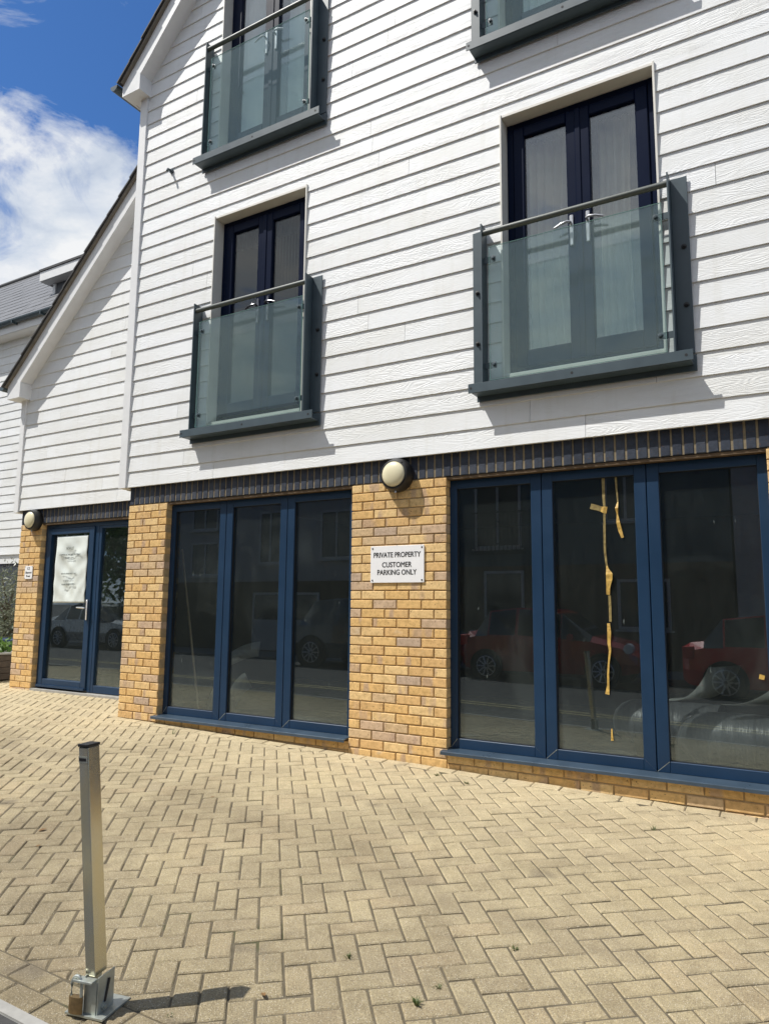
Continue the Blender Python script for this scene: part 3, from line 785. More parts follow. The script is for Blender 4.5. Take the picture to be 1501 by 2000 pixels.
# ------------------------------------------------------------------ the lower gabled block on the left
Bq = empty('gabled_building', (0, Y2, 0), 'lower white weatherboarded gable set back beyond the tall block with a glazed door', 'building')
LX0, LX1 = -5.66, -2.78
DX0, DX1 = -5.212, -3.10
bm = BM(); brickwork(bm, LX0, DX0, -.1, SOLD - .010, Y2, 1); p_ = obj('brick_pier', bm, M['brick'], Bq); bq = BM(); mortar(bq, LX0, DX0, -.2, SOLD, Y2); obj('mortar', bq, M['mortar'], p_)
bm = BM(); brickwork(bm, DX1, LX1, -.1, SOLD - .010, Y2, 1); p_ = obj('brick_pier', bm, M['brick'], Bq); bq = BM(); mortar(bq, DX1, LX1, -.2, SOLD, Y2); obj('mortar', bq, M['mortar'], p_)
bs, b2 = BM(), BM(); soldiers(bs, b2, LX0, LX1, SOLD, 2.5, Y2); p_ = obj('soldier_course', bs, M['blue_brick'], Bq); obj('mortar', b2, M['soldier_mortar'], p_)
bm = BM(); box(bm, DX0, DX1, Y2 + .012, Y2 + .145, SOLD - .024, SOLD - .003); obj('lintel', bm, M['lintel'], Bq)
LA = 44.6
BPX, BPZ = -5.603, 4.110 + .02                 # lower edge of its bargeboard
tl = math.tan(R(LA))
lr = lambda z: BPX + (z - BPZ) / tl - .26
bm = BM(); cladding(bm, LX0 - .02, LX1, CLADZ, 7.3, G, Y2 - .046, [], lr, None, 9); obj('cladding', bm, M['clad'], Bq)
bm = BM(); prism(bm, [(LX0 + .02, 2.44), (LX1, 2.44), (LX1, 7.0), (LX1 - .2, 6.9), (LX0 + .02, 3.95)], Y2 - .013, Y2 + .1); obj('wall', bm, M['trim'], Bq)
bm = BM(); box(bm, LX0 - .10, LX0 - .005, Y2 - .062, Y2 + .05, 2.385, 3.95, .003); box(bm, LX0 - .10, LX0 - .08, Y2 + .05, 7, 2.385, 4.0); obj('corner_board', bm, M['trim'], Bq)
def lrp(bm, d0, d1, y0, y1, s0, s1=3.9): rake_prism(bm, d0, d1, y0, y1, s0, False, s1, BPX, BPZ, LA)
bm = BM(); lrp(bm, 0, .160, Y2 - .205, Y2 - .175, -.06); lrp(bm, .005, .03, Y2 - .174, Y2 - .02, -.03); obj('bargeboard', bm, M['trim'], Bq)
bm = BM(); lrp(bm, .162, .190, Y2 - .240, 7, -.23); obj('undercloak', bm, M['undercloak'], Bq)
bm = BM(); s = -.26
nx2, nz2 = -math.sin(R(LA)), math.cos(R(LA)); tx2, tz2 = math.cos(R(LA)), math.sin(R(LA))
while s < 3.7:
    q = lambda d, ss: (BPX + nx2 * d + tx2 * ss, BPZ + nz2 * d + tz2 * ss)
    prism(bm, [q(.204, s), q(.193, s + .28), q(.208, s + .28), q(.222, s)], Y2 - .262 + rnd.uniform(-.005, .005), 7); s += .275
obj('roof', bm, M['tile'], Bq)
bm = BM(); prism(bm, [(-5.868, 3.925), (-5.598, 3.925), (-5.598, 4.125), (-5.745, 4.222), (-5.868, 4.10)], Y2 - .208, Y2 - .03)
prism(bm, [(-5.868, 3.925), (-5.848, 3.925), (-5.848, 4.08), (-5.868, 4.06)], Y2 - .03, 7); box(bm, -5.84, -5.76, Y2 - .03, 7, 3.93, 3.95)
obj('eaves_box', bm, M['trim'], Bq)
bm = BM()
prof = [(math.cos(t) * .058 - 5.99, math.sin(t) * .062 + 4.12) for t in [math.pi + i * math.pi / 10 for i in range(11)]]
prism(bm, prof, Y2 - .225, Y2 - .217)
inn = [(math.cos(t) * .052 - 5.99, math.sin(t) * .056 + 4.122) for t in [math.pi + i * math.pi / 10 for i in range(11)]]
for i in range(10): prism(bm, [prof[i], prof[i + 1], inn[i + 1], inn[i]], Y2 - .217, 7)
obj('gutter', bm, M['steel'], Bq)
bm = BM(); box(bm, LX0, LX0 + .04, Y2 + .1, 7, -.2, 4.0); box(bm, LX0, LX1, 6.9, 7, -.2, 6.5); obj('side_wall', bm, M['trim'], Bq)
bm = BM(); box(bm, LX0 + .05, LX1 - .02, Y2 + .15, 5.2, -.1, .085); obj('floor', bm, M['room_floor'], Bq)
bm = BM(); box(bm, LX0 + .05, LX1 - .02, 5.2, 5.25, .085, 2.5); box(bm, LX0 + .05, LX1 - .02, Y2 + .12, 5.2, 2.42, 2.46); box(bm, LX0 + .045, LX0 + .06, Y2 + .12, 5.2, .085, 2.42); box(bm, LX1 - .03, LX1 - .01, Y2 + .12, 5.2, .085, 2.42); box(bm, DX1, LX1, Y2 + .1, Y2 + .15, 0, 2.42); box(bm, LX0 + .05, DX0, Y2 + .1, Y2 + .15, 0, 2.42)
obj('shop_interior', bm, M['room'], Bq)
bm = BM(); box(bm, DX0 - .0, DX1, Y2 - .01, Y2 + .16, .02, .128); obj('threshold', bm, M['kerb'], Bq)
MX = -4.200
dz0, dz1 = .135, SOLD - .026
bm = BM()
box(bm, DX0, DX0 + .055, Y2 + .070, Y2 + .13, dz0, dz1, .003); box(bm, DX0 + .055, DX1, Y2 + .070, Y2 + .13, dz1 - .05, dz1, .003)
box(bm, MX - .035, MX + .035, Y2 + .070, Y2 + .13, dz0, dz1 - .05, .003)
frame_ring(bm, MX + .037, DX1 - .06, dz0, dz1 - .052, Y2 + .072, Y2 + .128, .045, .05, .085, .03, .003)
box(bm, DX1 - .06, DX1, Y2 + .070, Y2 + .13, dz0, dz1, .003)
fr = obj('door_frame', bm, M['navy'], Bq)
bm = BM(); box(bm, MX + .08, DX1 - .108, Y2 + .098, Y2 + .105, dz0 + .08, dz1 - .08); obj('pane', bm, M['shop_glass'], fr)
bm = BM()
frame_ring(bm, DX0 + .058, MX - .037, dz0 + .015, dz1 - .053, Y2 + .052, Y2 + .12, .080, .092, .10, .075, .004)
prism(bm, [(DX0 + .05, dz0 + .018), (MX - .04, dz0 + .018), (MX - .04, dz0 + .045), (DX0 + .05, dz0 + .045)], Y2 + .030, Y2 + .052)
dr = obj('door', bm, M['navy'], Bq)
bm = BM(); box(bm, DX0 + .134, MX - .125, Y2 + .094, Y2 + .101, dz0 + .11, dz1 - .124); obj('pane', bm, M['shop_glass'], dr)
bm = BM(); hx = MX - .075
tube(bm, [(hx, Y2 + .03, 1.0), (hx, Y2 + .028, 1.24)], .012, 8); tube(bm, [(hx, Y2 + .05, 1.14), (hx, Y2 + .004, 1.14), (hx - .03, Y2 - .006, 1.142), (hx - .14, Y2 + .0, 1.146)], [.011, .011, .012, .008], 8)
box(bm, hx - .014, hx + .014, Y2 + .028, Y2 + .053, .995, 1.245, .005)
obj('handle', bm, M['chrome'], dr, True)

# ------------------------------------------------------------------ the slate-roofed house beyond
Y3 = 3.2
Cq = empty('slate_roofed_house', (-11, Y3, 0), 'far left white boarded house with slate roof and flat topped dormer', 'house')
bm = BM(); cladding(bm, -16, -6.2, 2.12, 6.75, .17, Y3 - .046, [], None, None, 21); obj('cladding', bm, M['clad'], Cq)
bm = BM(); box(bm, -16, -6.2, Y3 - .013, Y3 + .2, 1.95, 6.75); box(bm, -16, -6.2, 6.6, 6.8, -.2, 6.75); obj('wall', bm, M['trim'], Cq)
bm, bq = BM(), BM(); soldiers(bm, bq, -12, -6.2, 1.90, 2.17, Y3); p_ = obj('soldier_course', bm, M['blue_brick'], Cq)
obj('mortar', bq, M['soldier_mortar'], p_)
for xa_, xb_ in ((-7.6, -6.2), (-14, -12)):
    bm = BM(); brickwork(bm, xa_, xb_, -.1, 1.89, Y3); p_ = obj('brick_pier', bm, M['brick'], Cq)
    bm = BM(); mortar(bm, xa_, xb_, -.2, 1.9, Y3); obj('mortar', bm, M['mortar'], p_)
bm = BM(); box(bm, -12, -7.6, Y3 + .12, Y3 + .16, -.1, 1.9); obj('window', bm, M['win_dark'], Cq)
bm = BM(); box(bm, -16, -5.5, Y3 - .30, Y3, 6.52, 6.56); box(bm, -16, -5.5, Y3 - .31, Y3 - .29, 6.52, 6.72); obj('soffit', bm, M['trim'], Cq)
bm = BM()
prof = [(math.cos(t) * .06 + Y3 - .37, math.sin(t) * .065 + 6.73) for t in [math.pi + i * math.pi / 8 for i in range(9)]]
inn = [(math.cos(t) * .054 + Y3 - .37, math.sin(t) * .059 + 6.735) for t in [math.pi + i * math.pi / 8 for i in range(9)]]
for i in range(8): hexa(bm, [(-16, prof[i][0], prof[i][1]), (-5.5, prof[i][0], prof[i][1]), (-5.5, prof[i + 1][0], prof[i + 1][1]), (-16, prof[i + 1][0], prof[i + 1][1]), (-16, inn[i][0], inn[i][1]), (-5.5, inn[i][0], inn[i][1]), (-5.5, inn[i + 1][0], inn[i + 1][1]), (-16, inn[i + 1][0], inn[i + 1][1])])
for gx in [-15.2 + .9 * i for i in range(11)]: box(bm, gx - .012, gx + .012, Y3 - .44, Y3 - .28, 6.64, 6.70)
obj('gutter', bm, M['steel'], Cq)
bm = BM()
rz = lambda y: 6.74 + (y - (Y3 - .36)) * 1.12
y = Y3 - .40
while y < Y3 + 2.05:                             # courses of slates
    yb = y + .19; x = -16 + rnd.uniform(0, .3)
    while x < -5.5:
        j = rnd.uniform(-.004, .004)
        hexa(bm, [(x, y, rz(y) + .012 + j), (x + .294, y, rz(y) + .012 + j), (x + .294, yb, rz(yb) + .002), (x, yb, rz(yb) + .002), (x, y, rz(y) + .020 + j), (x + .294, y, rz(y) + .020 + j), (x + .294, yb, rz(yb) + .008), (x, yb, rz(yb) + .008)])
        x += .3
    y += .18
ridge = Y3 + 2.06
hexa(bm, [(-16, Y3 - .36, rz(Y3 - .36) - .05), (-5.5, Y3 - .36, rz(Y3 - .36) - .05), (-5.5, ridge, rz(ridge) - .05), (-16, ridge, rz(ridge) - .05), (-16, Y3 - .36, rz(Y3 - .36)), (-5.5, Y3 - .36, rz(Y3 - .36)), (-5.5, ridge, rz(ridge)), (-16, ridge, rz(ridge))])
hexa(bm, [(-16, ridge, rz(ridge) - .05), (-5.5, ridge, rz(ridge) - .05), (-5.5, ridge + 2.2, 6.7), (-16, ridge + 2.2, 6.7), (-16, ridge, rz(ridge)), (-5.5, ridge, rz(ridge)), (-5.5, ridge + 2.2, 6.75), (-16, ridge + 2.2, 6.75)])
obj('roof', bm, M['slate'], Cq)
bm = BM(); tube(bm, [(-16, ridge, rz(ridge) + .01), (-5.5, ridge, rz(ridge) + .01)], .07, 10); obj('ridge_tiles', bm, M['tile'], Cq)
bm = BM(); dy = Y3 + .30
box(bm, -9.62, -5.8, dy, ridge, 7.0, 7.72); d = obj('dormer', bm, M['slate'], Cq)
bm = BM(); box(bm, -9.80, -5.7, dy - .22, dy - .19, 7.70, 7.90, .003); box(bm, -9.80, -9.77, dy - .19, ridge, 7.70, 7.90); box(bm, -9.77, -5.7, dy - .19, dy, 7.70, 7.72); obj('fascia', bm, M['trim'], d)
bm = BM(); box(bm, -9.82, -5.7, dy - .24, ridge, 7.905, 7.95); obj('flat_roof', bm, M['tile'], d)
bm = BM(); box(bm, -9.63, -9.55, dy - .03, dy + .05, 6.9, 7.69, .003); obj('corner_post', bm, M['trim'], d)

# ------------------------------------------------------------------ juliet balconies
def make_balcony(c, z, label):
    t = empty('juliet_balcony', (c, -.05, z), label, 'balcony', 'glass juliet balconies on the white boards')
    yb, yf = -.064, -.168
    h = 1.355
    hw = .690                                  # fins either side
    for s in (-1, 1):
        xf = c + s * hw
        bm = BM()
        # web with a sloping top corner, front lip, and the flange fixed to the wall
        yz = [(yf, z + .07), (yf, z + h + .004), (yb + .009, z + h - .002), (yb + .009, z + .07)]
        a, b = xf - .005, xf + .005
        va = [bm.verts.new((a, p, q)) for p, q in yz]; vb = [bm.verts.new((b, p, q)) for p, q in yz]
        bm.faces.new(va); bm.faces.new(list(reversed(vb)))
        for i in range(4): bm.faces.new((va[i], vb[i], vb[(i + 1) % 4], va[(i + 1) % 4]))
        x0, x1 = (xf + .0053, xf + .113) if s > 0 else (xf - .113, xf - .0053)
        box(bm, x0, x1, yb, yb + .010, z + .072, z + h, .002)
        p = obj('side_plate', bm, M['steel'], t)
        for bz in (.42, .84):
            bm = BM(); xm = xf + s * .075
            lathe_y(bm, [(0, yb - .022), (.010, yb - .020), (.011, yb - .008), (.018, yb - .007), (.018, yb)], xm, z + bz, 12)
            obj('bolt', bm, M['black'], p)
    bm = BM()                                   # bottom channel: front plate, tray and wall leg
    box(bm, c - .803, c + .803, yf - .008, yf - .001, z - .008, z + .066, .0015)
    box(bm, c - .775, c + .790, yf - .001, yb, z - .010, z - .003)
    box(bm, c - .775, c + .812, yb - .001, yb + .012, z - .052, z + .062, .0015)
    tr = obj('channel', bm, M['steel'], t)
    for q in (-.78, 0.0, .76):
        bm = BM(); lathe_y(bm, [(0, yf - .0095), (.0095, yf - .0095), (.0095, yf - .006)], c + q, z + .03, 14); obj('drain_hole', bm, M['rubber'], tr)
    bm = BM(); tube(bm, [(c - hw + .004, yf + .030, z + 1.29), (c + hw - .004, yf + .030, z + 1.29)], .0225, 16); obj('handrail', bm, M['rail'], t, True)
    bm = BM(); gx, gz0, gz1 = .637, z + .085, z + 1.165
    box(bm, c - gx, c + gx, -.138, -.127, gz0, gz1)
    g = obj('glass_panel', bm, M['bal_glass'], t)
    bm = BM(); e = .0012
    box(bm, c - gx, c + gx, -.1375, -.1275, gz1 + .0002, gz1 + e); box(bm, c - gx, c + gx, -.1375, -.1275, gz0 - e, gz0 - .0002)
    box(bm, c - gx - e, c - gx - .0002, -.1375, -.1275, gz0, gz1); box(bm, c + gx + .0002, c + gx + e, -.1375, -.1275, gz0, gz1)
    obj('polished_edge', bm, M['glass_edge'], g)
    for s in (-1, 1):
        for bz in (.205, 1.065):
            bm = BM(); px = c + s * .600
            lathe_y(bm, [(0, -.158), (.012, -.156), (.013, -.140), (.020, -.139), (.020, -.1385)], px, z + bz, 14)
            x0, x1 = sorted((px - s * .012, c + s * (hw - .006)))
            box(bm, x0, x1, -.1265, -.120, z + bz - .024, z + bz + .024)
            obj('glass_clamp', bm, M['steel'], t, True)
    return t
b1 = make_balcony(1.965, 2.832, 'glass balcony before the doors with cream curtains, lower row above the wide taped shop window')
for c, z, lab in ((-1.12, 2.832, 'glass balcony before the dark pleated blinds, directly above the three pane window by the door'),
                  (-1.12, 5.735, 'topmost left glass balcony, under the sloping bargeboard, reflecting cloud and blue sky'),
                  (1.965, 5.742, 'glass balcony cut off by the upper photo edge, above the one with cream curtains')):
    b = copy_tree(b1); b.location = (c, -.05, z); b['label'] = lab

# ------------------------------------------------------------------ curtains behind the doors
def curtain(x0, x1, z0, z1, y, m, label, amp=.03, n=14, group=None, taper=0.0, name='curtain', cat='curtain'):
    bm = BM(); rows = []
    ph = rnd.uniform(0, 6)
    for iz in range(12):
        t = iz / 11; z = z0 + (z1 - z0) * t; row = []
        for i in range(n * 4 + 1):
            s = i / (n * 4)
            xx = x0 + (x1 - x0) * s * (1 - taper * (1 - abs(2 * t - .9)) * .6)
            row.append((xx, y + amp * math.sin(s * n * 2 * math.pi + ph + .4 * math.sin(4 * t)) + .01 * math.sin(7 * s + 3 * t), z))
        rows.append(row)
    strip(bm, rows)
    return tag(obj(name, bm, m, None, True, .004), label, cat, group)
GC = 'curtains hanging behind the upper glass doors'
curtain(1.50, 1.86, 3.02, 5.05, .30, M['curtain_cream'], 'cream curtain gathered inside the left leaf of the lower right doors', .035, 5, GC, .25)
curtain(2.10, 2.34, 3.02, 5.05, .30, M['curtain_cream'], 'narrow cream curtain gathered inside the right leaf of the lower right doors', .03, 4, GC, .15)
curtain(-1.66, -.56, 3.02, 5.06, .26, M['voile'], 'dark grey finely pleated voile behind the lower left doors', .022, 30, GC)
curtain(-1.66, -.56, 4.86, 5.08, .20, M['blind_dark'], 'dark scalloped pelmet along the top of the lower left doors', .018, 18, GC, 0, 'pelmet', 'pelmet')
curtain(-1.62, -1.22, 5.95, 7.98, .21, M['curtain_pale'], 'pale curtain inside the left leaf of the top left doors', .03, 6, GC, .2)
curtain(-1.0, -.60, 5.95, 7.98, .21, M['curtain_pale'], 'pale curtain inside the right leaf of the top left doors', .03, 6, GC, .3)
curtain(1.46, 2.52, 5.95, 7.98, .21, M['curtain_pale'], 'pale pleated curtain across the doors cut by the upper photo edge', .03, 16, GC)

# ------------------------------------------------------------------ lamps and signs
def lamp(x, y, z, label):
    t = empty('wall_lamp', (x, y, z), label, 'lamp', 'round bulkhead wall lamps')
    bm = BM(); lathe_y(bm, [(.138, y), (.142, y - .012), (.142, y - .05), (.128, y - .085), (.122, y - .098), (.108, y - .102), (.104, y - .092)], x, z)
    for a in (0, 120, 240):
        ca_, sa_ = math.cos(R(a + 50)), math.sin(R(a + 50)); tube(bm, [(x + .122 * ca_, y - .08, z + .122 * sa_), (x + .120 * ca_, y - .102, z + .120 * sa_)], .006, 8)
    obj('housing', bm, M['black'], t, True)
    bm = BM(); lathe_y(bm, [(.105, y - .094)] + [(.105 * math.cos(a), y - .096 - .038 * math.sin(a)) for a in [i * math.pi / 20 for i in range(1, 10)]] + [(0, y - .134)], x, z)
    obj('lens', bm, M['opal'], t, True)
    bm = BM(); tube(bm, [(x, y - .06, z - .133), (x, y - .06, z - .150)], .009, 10); obj('sensor', bm, M['white_plastic'], t, True)
    return t
lp = lamp(.462, -.001, 2.268, 'round lamp with cream lens between the two wide shop windows')
l2 = copy_tree(lp); l2.location = (-5.335, Y2 - .001, 2.268); l2['label'] = 'smaller looking round lamp at the left above the house number plate'

t = empty('parking_sign', (.451, -.004, 1.537), 'white rectangular private property and customer parking sign screwed to the brick pier', 'sign')
bm = BM(); box(bm, .201, .701, -.012, -.004, 1.386, 1.689, .002); obj('board', bm, M['sign'], t)
text('lettering', 'PRIVATE PROPERTY', .060, .451, -.0125, 1.612, M['ink'], t, .438, .0009)
text('lettering', 'CUSTOMER', .060, .451, -.0125, 1.531, M['ink'], t, .274, .0009)
text('lettering', 'PARKING ONLY', .060, .451, -.0125, 1.469, M['ink'], t, .363, .0009)
for x in (.221, .681):
    for z in (1.406, 1.669):
        bm = BM(); lathe_y(bm, [(0, -.0165), (.005, -.016), (.0075, -.012)], x, z, 12); obj('screw', bm, M['ink'], t, True)
t = empty('address_sign', (-5.40, Y2 - .004, 1.59), 'small white plate reading 12 Diamond Road on the narrow left pier', 'sign')
bm = BM(); box(bm, -5.492, -5.330, Y2 - .011, Y2 - .003, 1.505, 1.675, .002); obj('board', bm, M['sign'], t)
text('lettering', '12', .05, -5.411, Y2 - .0115, 1.641, M['ink'], t, .045, .0006)
text('lettering', 'Diamond', .036, -5.411, Y2 - .0115, 1.588, M['ink'], t, .125, .0006)
text('lettering', 'Road', .036, -5.411, Y2 - .0115, 1.543, M['ink'], t, .080, .0006)
for x in (-5.482, -5.340):
    for z in (1.515, 1.665):
        bm = BM(); lathe_y(bm, [(0, Y2 - .014), (.004, Y2 - .013), (.006, Y2 - .011)], x, z, 10); obj('screw', bm, M['ink'], t, True)
# crumpled notice inside the door glass
bm = BM(); rows = []
for i in range(41):
    v = i / 40; row = []
    for j in range(25):
        u = j / 24
        k = .006 * math.sin(9 * u + 7 * v + 2 * math.sin(5 * v)) + .005 * math.sin(16 * (u - v * 1.3)) + .003 * math.sin(30 * u * v + 4) + .004 * math.sin(22 * v - 9 * u)
        row.append((-4.975 + .605 * u, Y2 + .072 + k * min(1, 4 * v) * min(1, 3 * (1 - v) + .3), 2.045 - .842 * v))
    rows.append(row)
strip(bm, rows)
ps = tag(obj('notice', bm, M['paper'], None, True, .0008), 'crumpled white paper notice with faded print hanging on the door glass', 'notice')
for s, sz, w, z in (('NOW LET', .05, .15, 1.885), ('COMMERCIAL BUILDING MATERIALS', .03, .41, 1.806), ('SUPPLIERS', .03, .17, 1.765), ('VIEW BY APPOINTMENT ONLY', .03, .30, 1.565), ('T: 01227 77111', .03, .20, 1.475), ('Mobile: 07885 112222', .032, .25, 1.430)):
    text('lettering', s, sz, -4.68, Y2 + .0525, z, M['ink_faded'], ps, w, .0004)

# ------------------------------------------------------------------ parking post and padlock
pb = Vector((1.125, -3.290, gz(1.125, -3.290)))
an = R(12.5); ux = Vector((math.cos(an), math.sin(an), 0)); uy = Vector((-math.sin(an), math.cos(an), 0)); uz = Vector((0, 0, 1))
lean = Vector((-.088, -.040, .95)).normalized()
post = empty('parking_post', pb, 'leaning square zinc plated fold down parking post on the paving at the lower left', 'parking post')
def LP(x, y, z, ln=False): return pb + ux * x + uy * y + (lean if ln else uz) * z
def lbox(bm, x0, x1, y0, y1, z0, z1, ln=False, bv=0.0):
    n0 = len(bm.verts)
    vs_ = [bm.verts.new(LP(x, y, z, ln)) for x, y, z in ((x0, y0, z0), (x1, y0, z0), (x1, y1, z0), (x0, y1, z0), (x0, y0, z1), (x1, y0, z1), (x1, y1, z1), (x0, y1, z1))]
    fs = [bm.faces.new([vs_[i] for i in f]) for f in ((0, 3, 2, 1), (4, 5, 6, 7), (0, 1, 5, 4), (1, 2, 6, 5), (2, 3, 7, 6), (3, 0, 4, 7))]
    if bv: bmesh.ops.bevel(bm, geom=list({e for f in fs for e in f.edges}), offset=bv, segments=2, affect='EDGES', profile=.6)
PW, PD = .020, .031                             # half width and half depth of the tube
bm = BM(); lbox(bm, -PW, PW, -PD, PD, .125, .885, True, .003); obj('tube', bm, M['zinc'], post)
bm = BM(); lbox(bm, -PW - .002, PW + .002, -PD - .002, PD + .002, .886, .896, True, .002); obj('cap', bm, M['black'], post)
bm = BM(); lbox(bm, -PW + .0, PW - .003, -PD - .0012, -PD - .0002, .832, .854, True); st = obj('sticker', bm, M['galv'], post)
bm = BM(); lbox(bm, -PW + .002, PW - .008, -PD - .0020, -PD - .0013, .838, .848, True); obj('print', bm, M['ink'], st)
bm = BM(); lbox(bm, -.092, .062, -.055, .095, .002, .010, False, .001); obj('base_plate', bm, M['galv'], post)
bm = BM()
for y0, y1, x0, x1 in ((-PD - .010, PD + .012, PW + .004, PW + .009), (-PD - .010, PD + .012, -PW - .009, -PW - .004)): lbox(bm, x0, x1, y0, y1, .009, .128, False, .002)
lbox(bm, -PW - .0035, PW + .0035, -PD - .012, -PD - .007, .009, .112, False, .001)
br = obj('bracket', bm, M['galv'], post)
bm = BM()
p0, p1 = LP(PW + .0098, -.004, .036), LP(PW + .0098, .012, .104)
for k in range(1): tube(bm, [LP(PW + .0085, -.006, .034), LP(PW + .0100, .012, .106)], .0055, 8)
obj('slot', bm, M['black'], br)
bm = BM(); tube(bm, [LP(PW + .008, -.010, .028), LP(PW + .017, -.010, .028)], .013, 6); tube(bm, [LP(PW + .017, -.010, .028), LP(PW + .022, -.010, .028)], .006, 8); obj('bolt', bm, M['galv'], br)
bm = BM(); lbox(bm, -PW - .040, PW - .002, -PD - .034, -PD - .001, .113, .121, False, .002)
tube(bm, [LP(-.048, -PD - .016, .117), LP(-.062, -PD - .014, .117)], .012, 10)
obj('hasp', bm, M['galv'], post)
kp = LP(-.044, -PD - .022, .012)
pad = empty('padlock', kp, 'tarnished brass padlock hooked on the hasp of the parking post', 'padlock')
bm = BM()
cs = [LP(-.048 + .028 * math.cos(a), -PD - .024 + .012 * math.sin(a), 0) for a in [2 * math.pi * i / 16 for i in range(16)]]
lo = [bm.verts.new((p.x, p.y, pb.z + .014)) for p in cs]; hi = [bm.verts.new((p.x, p.y, pb.z + .066)) for p in cs]
bm.faces.new(list(reversed(lo))); bm.faces.new(hi)
for i in range(16): bm.faces.new((lo[i], lo[(i + 1) % 16], hi[(i + 1) % 16], hi[i]))
obj('body', bm, M['brass'], pad)
bm = BM(); sx = .020
tube(bm, [LP(-.048 - sx, -PD - .024, .062), LP(-.048 - sx, -PD - .024, .104)] + [LP(-.048 - sx * math.cos(a), -PD - .024, .104 + .024 * math.sin(a)) for a in [math.pi * i / 8 for i in range(1, 8)]] + [LP(-.048 + sx, -PD - .024, .104), LP(-.048 + sx, -PD - .024, .062)], .0052, 8)
obj('shackle', bm, M['galv'], pad, True)

# ------------------------------------------------------------------ tape on the middle pane, things inside the shop
def ribbon(pts, label, m=M['tape'], name='tape_strip', group='yellow tape strips on the glass'):
    """pts: (x, z, half width, y lift) down a strip stuck on the pane"""
    bm = BM(); rows = []
    for i, (x, z, w, dy) in enumerate(pts):
        a = pts[max(i - 1, 0)]; b = pts[min(i + 1, len(pts) - 1)]
        d = Vector((b[0] - a[0], b[1] - a[1])).normalized(); nrm = Vector((-d.y, d.x))
        rows.append([(x - nrm.x * w, .0945 - dy, z - nrm.y * w), (x + nrm.x * w, .0940 - dy * 1.4, z + nrm.y * w)])
    strip(bm, rows)
    return tag(obj(name, bm, m, None, False, .0006), label, 'tape', group)
TC = M['tape_clear_shaded']
ribbon([(2.098, 2.135, .011, 0), (2.0975, 2.0, .010, 0), (2.101, 1.9, .008, .001), (2.096, 1.75, .0085, 0), (2.095, 1.6, .008, .001), (2.102, 1.52, .007, .002), (2.108, 1.475, .008, .002)], 'long dull straight tape strip running down from the top rail', TC)
ribbon([(2.105, 1.50, .003, .001), (2.110, 1.47, .010, .005), (2.123, 1.435, .024, .012), (2.121, 1.40, .022, .008), (2.113, 1.35, .014, .007), (2.108, 1.29, .012, .002)], 'bright crumpled tape knot above the torn patch')
ribbon([(2.117, 1.285, .009, .001), (2.118, 1.2, .009, 0), (2.118, 1.10, .009, .001)], 'short straight dull tape strip between the knot and the loose hanging piece', TC)
ribbon([(2.105, 1.09, .010, .003), (2.109, 1.03, .013, .008), (2.104, .95, .011, .002), (2.110, .90, .008, .006), (2.098, .82, .006, .002), (2.092, .74, .007, .006), (2.089, .66, .008, .002), (2.082, .60, .015, .005)], 'wrinkled bright tape strip hanging loose below the torn patch')
ribbon([(2.002, 1.93, .020, .0), (2.05, 1.915, .019, .001), (2.075, 1.905, .018, .003)], 'dull tape tab sticking out sideways from the long strip', TC)
ribbon([(2.074, 1.905, .017, .001), (2.095, 1.898, .024, .004), (2.118, 1.893, .025, .001)], 'bright square tape piece stuck over the long strip')
ribbon([(2.187, 2.128, .008, 0), (2.190, 2.05, .007, .002), (2.196, 1.95, .005, .003)], 'dull upper length of the curled tape near the upper corner of the middle pane', TC)
ribbon([(2.197, 1.95, .003, .002), (2.188, 1.905, .011, .012), (2.190, 1.86, .005, .003), (2.195, 1.80, .013, .007), (2.206, 1.74, .013, .002), (2.222, 1.69, .009, .005)], 'bright curled tape tail dangling near the upper corner of the middle pane')
ribbon([(2.104, .37, .003, 0), (2.104, .33, .006, .002), (2.106, .29, .009, .003)], 'tiny tape scrap at the lower end of the row of strips')
ribbon([(3.03, .775, .016, 0), (3.06, .768, .014, .002)], 'tape scrap at the far right edge of the right hand pane')

def roll(x0, x1, cy, cz, r, label, m, seed):
    rr = random.Random(seed); bm = BM(); pts = []; rs = []
    n = 26
    for i in range(n + 1):
        t = .5 - .5 * math.cos(math.pi * i / n)
        e = min(1, math.sqrt(max(0, 1 - (1 - min(t * 7, 1)) ** 2)))
        pts.append((x0 + (x1 - x0) * t, cy + .01 * math.sin(9 * t), cz + r * (e - 1) * .4)); rs.append(max(.01, r * e * (1 + rr.uniform(-.012, .012))))
    tube(bm, pts, rs, 36)
    return tag(obj('polythene_roll', bm, m, None, True), label, 'roll', 'rolls of black polythene inside the shop')
roll(2.07, 2.75, .62, .305, .215, 'left roll of shiny black polythene lying inside the wide shop window', M['membrane'], 3)
roll(2.50, 4.0, .44, .29, .20, 'right roll of shiny black polythene lying against the wide shop window', M['membrane'], 5)
def flap(cps, w, label, m=M['sheet'], name='loose_sheet', cat='sheet', grp='curled loose sheets inside the shop'):
    bm = BM(); rows = []
    for p in cps: rows.append([p, (p[0] + w[0], p[1] + w[1], p[2] + w[2])])
    strip(bm, rows)
    return tag(obj(name, bm, m, None, True, .003), label, cat, grp)
def bez(a, b, c, d, n=12):
    res = []
    for i in range(n + 1):
        t = i / n; s = 1 - t
        res.append(tuple(s ** 3 * a[k] + 3 * s * s * t * b[k] + 3 * s * t * t * c[k] + t ** 3 * d[k] for k in range(3)))
    return res
flap(bez((2.38, .34, .56), (2.52, .34, .53), (2.62, .40, .60), (2.70, .44, .79)), (.20, .10, .02), 'pale grey striped sheet curling up from the left polythene roll')
flap(bez((2.78, .30, .56), (2.95, .30, .55), (3.05, .36, .64), (3.16, .42, .74)), (.22, .14, -.01), 'pale grey sheet curling up at the right end of the polythene rolls')
